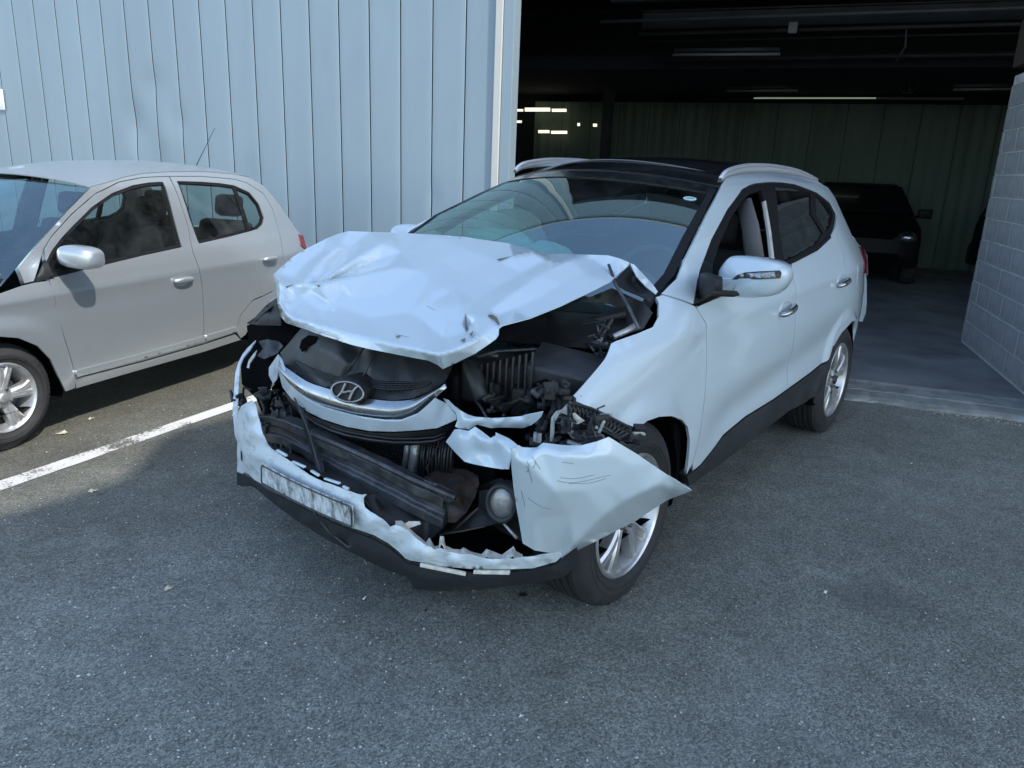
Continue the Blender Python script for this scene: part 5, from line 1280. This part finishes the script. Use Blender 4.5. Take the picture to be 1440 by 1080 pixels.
raisedline([(442, 612, .62), (490, 632, .64), (530, 650, .65), (575, 672, .64), (640, 700, .60)], .010, M['metal'], 'beam_flange')
facet('beam_flange_tear', [(570, 664, .62), (590, 672, .62), (620, 682, .60), (643, 694, .58), (640, 703, .58), (630, 707, .585), (600, 695, .60), (575, 680, .61)], [(605, 685, .63)], M['metal'], suv, step=4, smooth=0, noise=.003, nscale=20)
facet('beam_end_bracket', [(595, 672, .50), (612, 662, .46), (632, 657, .43), (655, 660, .42), (672, 668, .42), (674, 680, .44), (668, 700, .47), (655, 722, .52), (640, 735, .55), (630, 735, .56), (628, 708, .56), (640, 695, .56), (615, 684, .54)], [(645, 680, .50), (655, 695, .50)], M['rust'], suv, step=3.5, smooth=0, noise=.010, nscale=18)
# bracket/foglamp bay
facet('fog_bay_panel', [(672, 684, .40), (690, 676, .40), (705, 672, .42), (718, 690, .46), (724, 715, .48), (735, 762, .52), (700, 745, .46), (672, 715, .42)], [], M['plastic'], suv, step=5, smooth=0)
fc = P(704, 709, .56); fd = npv((.75, .66, .0)); fd = fd/np.linalg.norm(fd)
fd = npv((.9, .35, .05)); fd /= np.linalg.norm(fd); f1 = np.cross((0, 0, 1), fd); f1 /= np.linalg.norm(f1); f2 = np.cross(fd, f1)
def fring(rs_):
    vs = []; n_ = 28
    for r, w in rs_:
        for k in range(n_): a = 2*math.pi*k/n_; vs.append(fc+f1*r*math.cos(a)*.85+f2*r*math.sin(a)*1.1+fd*w)
    return vs, [(i*n_+k, i*n_+(k+1) % n_, (i+1)*n_+(k+1) % n_, (i+1)*n_+k) for i in range(len(rs_)-1) for k in range(n_)]
g = MB(); g.add(*fring([(.050, -.08), (.060, -.03), (.060, .0), (.050, .004), (.046, -.012), (.0, -.03)])); fg = fix_normals(g.build('fog_lamp', M['plastic_grey'], suv))
g = MB(); g.add(*fring([(.045, -.010), (.036, -.004), (.02, .001), (.0, .003)])); g.build('fog_lens', M['alu'], fg)
facet('lamp_carrier', [(674, 690, .45), (690, 688, .47), (697, 702, .50), (694, 728, .52), (680, 722, .48), (673, 712, .46)], [], M['plastic_grey'], suv, step=4, smooth=0)
raisedline([(707, 734, .55), (716, 745, .55), (727, 757, .55)], .005, M['alu'], 'lamp_trim')
facet('undertray_edge', [(625, 740, .50), (650, 728, .50), (672, 714, .52), (690, 722, .52), (707, 731, .54), (690, 738, .56), (660, 744, .57), (640, 748, .58), (618, 747, .58)], [], M['plastic'], suv, step=5, smooth=0, noise=.004)
raisedline([(618, 752, .60), (650, 747, .60), (682, 740, .58)], .003, M['rust'], 'broken_strut')
raisedline([(640, 745, .56), (658, 728, .55), (673, 714, .54)], .004, M['rust'], 'broken_strut')
# valance panel between beam and bumper
facet('air_guide', [(377, 628, .60), (400, 630, .55), (440, 650, .60), (500, 672, .63), (540, 690, .62), (600, 725, .58), (622, 742, .58), (600, 765, .60), (580, 752, .66), (550, 738, .70), (525, 720, .73), (512, 700, .74), (470, 680, .735), (430, 658, .71), (395, 636, .66)], [(460, 665, .67), (520, 700, .68), (560, 725, .66)], M['plastic_grey'], suv, step=5, smooth=1, noise=.003)
facet('torn_foam', [(508, 700, .72), (525, 694, .70), (535, 706, .68), (545, 720, .68), (560, 735, .67), (548, 738, .70), (530, 724, .72), (514, 714, .73)], [(530, 712, .71)], M['plastic'], suv, step=4, smooth=0, noise=.004, nscale=20)
# upright strut in front
facet('lock_strut', [(419, 575, .57), (425, 573, .57), (436, 600, .58), (447, 618, .60), (455, 655, .66), (458, 672, .69), (446, 668, .69), (440, 640, .66), (431, 612, .62), (425, 590, .59)], [], M['plastic'], suv, step=4, smooth=0, noise=.002, thick=.012)
raisedline([(414, 560, .56), (424, 580, .59), (436, 612, .64), (447, 650, .70), (452, 668, .71)], .004, M['plastic_grey'], 'hanging_cable')
for q in ([(392, 610, .50), (396, 625, .54), (397, 640, .58), (403, 650, .62)], [(404, 610, .52), (410, 624, .56), (408, 640, .60), (414, 652, .66)]):
    raisedline(q, .007, M['plastic_grey'], 'broken_duct')
facet('duct_shell', [(385, 606, .46), (398, 606, .50), (410, 616, .54), (412, 640, .58), (404, 650, .60), (394, 640, .56), (388, 622, .50)], [(400, 625, .50)], M['plastic'], suv, step=4, smooth=1)
# condenser with fins, tank, hose, warped radiator ribs
cx_ = .40
A_, B_ = P(500, 618, cx_), P(573, 662, cx_)
g = MB(); g.box((cx_-.03, .02, .52), (.03, 1.05, .42)); rd = g.build('radiator', M['void'], suv, bevel=.004)
g = MB()
for k in range(34): g.box((cx_-.01, .0, .36+k*.0095), (.008, .72, .0035), rotm('X', 2))
g.build('radiator_fin', M['metal'], rd, smooth=False)
for q, r, m_ in (([(574, 620, .44), (572, 640, .44), (568, 668, .44)], .013, M['alu']), ([(585, 618, .45), (583, 640, .45), (579, 668, .46)], .019, M['alu'])):
    g = MB(); g.tube([P(*z_) for z_ in q], r, n=12); g.build('condenser_tank', m_, suv)
for k in range(11):
    x = 592+k*4.2; g = MB(); rk = random.Random(k)
    g.tube([P(x+3, 619, .44), P(x+rk.uniform(-1, 1), 640, .46+rk.uniform(-.01, .01)), P(x-1+rk.uniform(-2, 2), 668+rk.uniform(-6, 8), .46)], .0045, n=5); g.build('bent_rib', M['plastic_grey'], suv)
raisedline([(618, 620, .47), (610, 640, .48), (600, 658, .49), (604, 672, .50)], .004, M['plastic'], 'wire')
# headlamp / inner wing wreckage by the near fender
def junk(name, n, reg, xr, seed, mats, smin=.012, smax=.05):
    rk = random.Random(seed)
    for i in range(n):
        px = rk.uniform(reg[0], reg[2]); py = rk.uniform(reg[1], reg[3]); c = P(px, py, rk.uniform(*xr))
        g = MB(); R = np.array((Matrix.Rotation(rk.uniform(0, 6), 3, 'Z') @ Matrix.Rotation(rk.uniform(-.6, .6), 3, 'X')))
        t = rk.random()
        if t < .45: g.box((0, 0, 0), (rk.uniform(smin, smax), rk.uniform(smin, smax), rk.uniform(.004, .02)))
        elif t < .75: g.tube([(0, 0, 0), (rk.uniform(-.04, .04), rk.uniform(-.04, .04), rk.uniform(.02, .06)), (rk.uniform(-.07, .07), rk.uniform(-.05, .05), rk.uniform(.0, .05))], rk.uniform(.003, .009), n=6)
        else:
            g.box((0, 0, 0), (rk.uniform(smin, smax), .012, rk.uniform(smin, smax))); g.box((.01, .01, .01), (.01, .03, rk.uniform(smin, smax)))
        g.v = [c+R @ npv(v) for v in g.v]
        g.build(name, rk.choice(mats), suv, bevel=.0015)
# lattice rail under the fender edge
lat_up = [(800, 566), (830, 574), (860, 588), (893, 605)]; lat_lo = [(800, 590), (828, 598), (852, 607), (872, 618)]
def ld(x): return .52-.0030*(x-800)*1.2
facet('fender_rail', [(x, y, ld(x)-.01) for x, y in lat_up]+[(x, y, ld(x)-.01) for x, y in lat_lo[::-1]], [], M['plastic'], suv, step=5, smooth=0, thick=.006)
g = MB(); U = npv(catmull(lat_up, 5)); L = npv(catmull(lat_lo, 5))
for i in range(len(U)-1):
    a = P(*U[i], ld(U[i][0])+.006); b = P(*L[i], ld(L[i][0])+.006); a2 = P(*U[i+1], ld(U[i+1][0])+.006); b2_ = P(*L[i+1], ld(L[i+1][0])+.006)
    g.tube([a, b2_], .0035, n=5); g.tube([b, a2], .0035, n=5)
g.tube([P(x, y, ld(x)+.008) for x, y in U], .005, n=6); g.tube([P(x, y, ld(x)+.008) for x, y in L], .005, n=6); g.build('rail_lattice', M['plastic_grey'], suv)
raisedline([(776, 620, .50), (777, 600, .50), (778, 588, .50), (783, 581, .50), (795, 577, .49), (799, 572, .49)], .007, M['bracket'], 'lamp_bracket')
facet('lamp_bracket_plate', [(778, 583, .51), (790, 576, .51), (799, 566, .50), (801, 577, .50), (798, 584, .50), (788, 580, .51), (781, 592, .51)], [], M['bracket'], suv, step=3, smooth=0, noise=.002)
facet('yellowed_bracket', [(799, 585, .505), (808, 580, .50), (822, 592, .49), (812, 597, .49), (802, 592, .50)], [(808, 588, .51)], M['primer'], suv, step=3, smooth=0, noise=.004, nscale=20)
facet('inner_wing_plate', [(806, 600, .40), (835, 604, .38), (850, 612, .36), (856, 640, .36), (800, 640, .42)], [], M['metal'], suv, step=5, smooth=0, noise=.003)
raisedline([(886, 604, .20), (893, 609, .18), (900, 607, .17), (906, 611, .15)], .006, M['post'], 'broken_clip')
junk('broken_fragment', 46, (745, 585, 850, 625), (.34, .50), 4, [M['plastic'], M['plastic_grey'], M['metal'], M['bracket']])
junk('broken_fragment', 14, (860, 600, 900, 625), (.10, .25), 8, [M['plastic'], M['plastic_grey']])
# engine bay, near side
g = MB(); c = P(712, 528, .22); g.box(c, (.26, .25, .17), rotm('Z', 14)); g.build('air_filter_box', M['plastic'], suv, bevel=.025)
g = MB()
for k in range(9): q = P(676+k*9, 540-k*2, .36); g.box(q, (.01, .008, .14), rotm('Z', 14))
g.build('filter_box_rib', M['plastic_grey'], suv, bevel=.002)
g = MB(); c = P(795, 532, .22); Rb = rotm('Z', 20) @ rotm('Y', 12) @ rotm('X', -8); g.box(c, (.20, .24, .14), Rb); g.build('battery_box', M['plastic_grey'], suv, bevel=.012)
g = MB(); g.box(P(800, 524, .20)+npv((0, 0, .02)), (.22, .26, .02), Rb); g.build('battery_lid', M['plastic_grey'], suv, bevel=.006)
g = MB(); g.tube([P(658, 512, .40), P(668, 530, .42), P(678, 560, .45)], [.02, .03, .025], n=10); g.build('intake_hose', M['plastic_grey'], suv)
raisedline([(672, 502, .36), (700, 494, .30), (750, 491, .22), (790, 494, .15), (812, 503, .14), (824, 510, .12)], .006, M['metal'], 'bonnet_stay')
raisedline([(669, 563, .44), (678, 575, .47), (684, 587, .50)], .005, M['metal'], 'cable')
g = MB(); g.box(P(693, 508, .30), (.01, .04, .055)); g.build('paper_label', M['fixture'], suv, bevel=.001)
g = MB(); g.box(P(755, 563, .30), (.10, .16, .10), rotm('Z', 20)); g.build('relay_box', M['plastic'], suv, bevel=.01)
g = MB()
for px in (742, 754): g.tube([P(px, 552, .34), P(px, 568, .36)], .016, n=10)
g.build('sensor_barrel', M['plastic_grey'], suv)
for px in (768, 775):
    g = MB(); g.tube([P(px, 556, .40)+npv((0, .012*math.cos(a), .018*math.sin(a))) for a in np.linspace(0, 6.3, 13)], .004, n=5, caps=False); g.build('connector_ring', M['fixture'], suv)
for k in range(4):
    raisedline([(690+k*6, 572+k*2, .42), (720+k*4, 566-k*2, .42), (750, 556+k*4, .40), (785, 548+k*5, .36)], .005+.001*k, M['plastic'], 'wiring_loom')
for k, q in enumerate(([(782, 552, .38), (786, 565, .40), (790, 580, .42)], [(788, 548, .36), (795, 562, .38), (796, 578, .42)], [(776, 560, .4), (780, 575, .42), (772, 590, .44)])):
    raisedline(q, .012, M['plastic'], 'corrugated_hose')
junk('engine_fitting', 40, (680, 545, 800, 585), (.28, .46), 21, [M['plastic'], M['plastic_grey'], M['metal'], M['plastic']])
junk('engine_fitting', 16, (835, 468, 860, 512), (.02, .14), 22, [M['plastic'], M['metal'], M['plastic_grey']], .01, .035)
junk('engine_fitting', 16, (720, 470, 850, 500), (-.10, .08), 23, [M['plastic'], M['plastic_grey'], M['metal']], .02, .08)
# strut brace, scuttle parts seen through the gap
g = MB(); g.tube([P(760, 470, .02), P(830, 452, -.08), P(880, 440, -.14)], .02, n=8); g.build('scuttle_tube', M['plastic'], suv)
facet('scuttle_panel', [(800, 430, -.10), (860, 405, -.18), (905, 425, -.20), (918, 440, -.20), (905, 462, -.12), (860, 475, -.02), (800, 480, .02), (770, 465, .02)], [(850, 440, -.16)], M['plastic_grey'], suv, step=7, smooth=0, noise=.004, thick=.004)
g = MB(); g.tube([P(862, 474, .02), P(880, 466, -.04), P(893, 458, -.08)], .012, n=8); g.build('gas_strut', M['alu'], suv)
# body of the engine bay: inner wings, floor, engine block
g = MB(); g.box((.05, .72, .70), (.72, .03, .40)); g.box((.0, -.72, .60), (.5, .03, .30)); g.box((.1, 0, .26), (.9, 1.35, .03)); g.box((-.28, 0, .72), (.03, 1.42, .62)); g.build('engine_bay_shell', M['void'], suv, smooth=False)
g = MB(); g.box((.05, -.05, .62), (.42, .62, .42)); eb = g.build('engine_block', M['plastic'], suv, bevel=.04)
g = MB(); g.box((.05, .02, .86), (.36, .5, .05)); g.build('engine_cover', M['plastic_grey'], suv, bevel=.02)
# far side: crushed wing liner, lamp hole
facet('wing_liner', [(388, 420, .30), (378, 426, .30), (372, 434, .28), (360, 447, .25), (347, 455, .22), (356, 456, .26), (361, 457, .28), (395, 458, .40), (395, 446, .40), (390, 430, .36)], [(375, 446, .34), (385, 438, .30)], M['plastic'], suv, step=4, smooth=1, noise=.004, nscale=18)
facet('wing_liner_edge', [(388, 419, .31), (372, 431, .29), (359, 446, .26), (347, 454, .23), (356, 455, .25), (362, 449, .28), (375, 437, .31), (389, 426, .33)], [], M['cladding'], suv, step=4, smooth=0, noise=.002)
facet('wing_tip', [(375, 426, .27), (388, 417, .30), (389, 421, .30), (377, 428, .27)], [], M['white'], suv, step=3, smooth=0)
facet('lamp_hole_shade', [(347, 458, .12), (388, 440, .20), (432, 462, .28), (412, 484, .34), (396, 500, .34), (392, 510, .40), (380, 545, .40), (376, 600, .36), (360, 560, .30), (340, 540, .30), (338, 505, .28), (350, 488, .18)], [], M['void'], suv, step=7, smooth=0)  # black sheet closing the gap, stands in for the shade inside
facet('crumpled_bracket', [(364, 480, .30), (376, 477, .30), (392, 480, .32), (398, 486, .36), (390, 497, .38), (372, 505, .40), (362, 500, .38), (370, 490, .34)], [(380, 488, .37), (374, 484, .30)], M['plastic_grey'], suv, step=3.5, smooth=0, noise=.008, nscale=22)
facet('crumpled_bracket', [(384, 560, .42), (392, 556, .42), (400, 575, .46), (404, 598, .50), (385, 602, .46), (380, 590, .44)], [(393, 580, .44)], M['metal'], suv, step=4, smooth=1, noise=.004, nscale=18)
raisedline([(366, 560, .40), (372, 575, .44), (370, 590, .47), (378, 600, .5)], .007, M['plastic_grey'], 'wiring_loom')
junk('broken_fragment', 26, (362, 545, 420, 610), (.40, .52), 31, [M['plastic'], M['plastic_grey'], M['plastic'], M['metal']])
junk('broken_fragment', 10, (330, 555, 345, 575), (.45, .50), 33, [M['plastic'], M['plastic_grey']], .01, .03)
# battens under the front end so the ground is dark beneath
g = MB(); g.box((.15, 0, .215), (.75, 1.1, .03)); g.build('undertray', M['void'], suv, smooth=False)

# =================================================================== CARS INSIDE THE HALL
def dark_van(loc, rz, label):
    r = thing('parked_car', label, 'car', loc, rz, 'cars parked inside the dark hall')
    # front at +x; section outline lofted across
    prof = [(-2.2, .35), (-2.25, 1.0), (-2.1, 1.38), (-1.0, 1.50), (-.35, 1.47), (.65, 1.02), (1.40, .90), (1.62, .76), (1.66, .45), (1.55, .28), (-2.1, .28)]
    vs = []; n_ = len(prof); ts = (-1, -.93, -.6, 0, .6, .93, 1)
    for t in ts:
        for (x, z) in prof:
            hw = .84 if z < .95 else .84-.42*(z-.95)
            k = 1 if abs(t) < .95 else .0
            vs.append((x*(1 if k else .975)-(.12*t*t if x > 1.2 else 0), t*hw, z-(0 if k else .03*(z > .5))))
    fs = [(i*n_+k, i*n_+(k+1) % n_, (i+1)*n_+(k+1) % n_, (i+1)*n_+k) for i in range(len(ts)-1) for k in range(n_)]+[tuple(range(n_)), tuple((len(ts)-1)*n_+k for k in range(n_-1, -1, -1))]
    fix_normals(mesh_from('car_body', vs, fs, M['dark_car'], r, local=True, auto=40, bevel=.02))
    g = MB(); g.add([(-.30, -.62, 1.43), (-.30, .62, 1.43), (.66, .76, 1.04), (.66, -.76, 1.04)], [(0, 1, 2, 3)]); g.v = [(v[0]+.03, v[1], v[2]+.02) for v in g.v]; g.build('windscreen', M['gloss_black'], r, local=True, solid=.01)
    g = MB(); g.box((1.66, 0, .78), (.04, .9, .13)); g.box((1.66, 0, .42), (.04, 1.1, .16)); g.build('grille', M['void'], r, local=True, bevel=.01)
    for s in (1, -1):
        o = blob('headlight', (1.50, s*.64, .74), (.13, .15, .09), M['chrome'], None, .0); o.parent = r
        g = MB(); g.box((.45, s*.95, 1.06), (.10, .20, .14)); g.tube([(.45, s*.78, 1.0), (.45, s*.88, 1.02)], .03, n=6); g.build('door_mirror', M['dark_car'], r, local=True, bevel=.03)
        for xw in (1.0, -1.5):
            g = MB(); g.lathe([(0, -.01), (.19, 0), (.20, .01), (.30, 0), (.32, -.03), (.32, -.2), (0, -.2)], n=28); g.v = [(v[0]+xw, s*(v[1]+.87), v[2]+.32) for v in g.v]; fix_normals(g.build('wheel', M['rubber'], r, local=True))
    return r
vl = npv(W(.25, 8.0, .045)); hd = math.atan2(WN[1], WN[0])
dark_van(tuple(vl), hd-rad(0), 'black car facing out inside the dark hall, its left headlight catching the light')
v2 = npv(W(3.15, 8.6, .045))
dark_van(tuple(v2), hd, 'black car mostly hidden behind the concrete block wall in the hall')
# =================================================================== LITTER AND GRIT
rs = random.Random(42); g = MB()
for i in range(1000):
    if rs.random() < .6: px, py = rs.uniform(0, 720), rs.uniform(560, 1080)
    else: px, py = rs.uniform(0, 1440), rs.uniform(600, 1080)
    p = P(px, py, .002, 'z'); s = rs.uniform(.0009, .0026)*(1.5 if rs.random() < .06 else 1)
    if -3 < p[0] < .9 and abs(p[1]) < .9: pass
    R = np.array(Matrix.Rotation(rs.uniform(0, 6), 3, 'Z') @ Matrix.Rotation(rs.uniform(-.5, .5), 3, 'X'))
    v8 = [p+R @ npv((a*s*rs.uniform(.6, 1.3), b*s*rs.uniform(.6, 1.3), c*s*.5)) for a in (-1, 1) for b in (-1, 1) for c in (-1, 1)]
    g.add(v8, [(0, 1, 3, 2), (4, 6, 7, 5), (0, 4, 5, 1), (2, 3, 7, 6), (0, 2, 6, 4), (1, 5, 7, 3)])
gr = g.build('loose_grit', M['grit'], smooth=False, kind='stuff')
g = MB()
for i in range(260):
    s_ = rs.uniform(.5, 2.2); t_ = -.52+rs.gauss(0, .035); p = W(s_, t_, .004); s = rs.uniform(.004, .012)
    g.box(p, (s, s*rs.uniform(.5, 1), s*.4), rotm('Z', rs.uniform(0, 90)))
g.build('threshold_debris', M['leaf'], smooth=False, kind='stuff')
def bit(name, cat, label, px, py, s, mat, n=9, seed=0):
    rk = random.Random(seed); c = P(px, py, .006, 'z'); vs = [c+npv((0, 0, .004))]
    for k in range(n):
        a = 2*math.pi*k/n; r = s*rk.uniform(.35, 1.1); vs.append(c+npv((r*math.cos(a), r*.7*math.sin(a), rk.uniform(-.002, .010))))
    o = mesh_from(name, vs, [(0, k+1, (k+1) % n+1) for k in range(n)], mat, None, smooth=False, solid=.0015); tag(o, label, cat, {'leaf': 'dry leaves on the asphalt', 'litter': 'small scraps on the asphalt'}[cat])
bit('dry_leaf', 'leaf', 'pale dry leaf on bare asphalt left of centre, nearest leaf to the camera', 236, 828, .020, M['leaf'], 11, 1)
bit('dry_leaf', 'leaf', 'yellowish dry leaf on the ground beside the silver car front wheel', 88, 609, .035, M['leaf'], 11, 2)
bit('dry_leaf', 'leaf', 'pale crumpled leaf just below the white bay line, at the shadow edge', 130, 691, .026, M['leaf'], 11, 3)
bit('paper_scrap', 'litter', 'small white scrap in front of the wrecked bumper', 512, 842, .010, M['sign_white'], 6, 4)
bit('paper_scrap', 'litter', 'tiny white scrap in the middle of the foreground asphalt', 733, 1008, .009, M['sign_white'], 6, 5)
bit('paper_scrap', 'litter', 'white scrap on the asphalt right of the SUV front wheel', 1161, 834, .013, M['sign_white'], 7, 6)
bit('plastic_shard', 'litter', 'black plastic shard lying below the torn bumper', 598, 858, .012, M['plastic'], 6, 7)
bit('plastic_shard', 'litter', 'larger black plastic shard in the shade by the front tyre', 733, 838, .030, M['plastic'], 8, 8)
bit('paper_scrap', 'litter', 'white scrap near the hall threshold on the right', 1282, 652, .014, M['sign_white'], 7, 9)
bit('dry_leaf', 'leaf', 'dry leaf between the silver car and the white line', 128, 589, .022, M['leaf'], 9, 12)
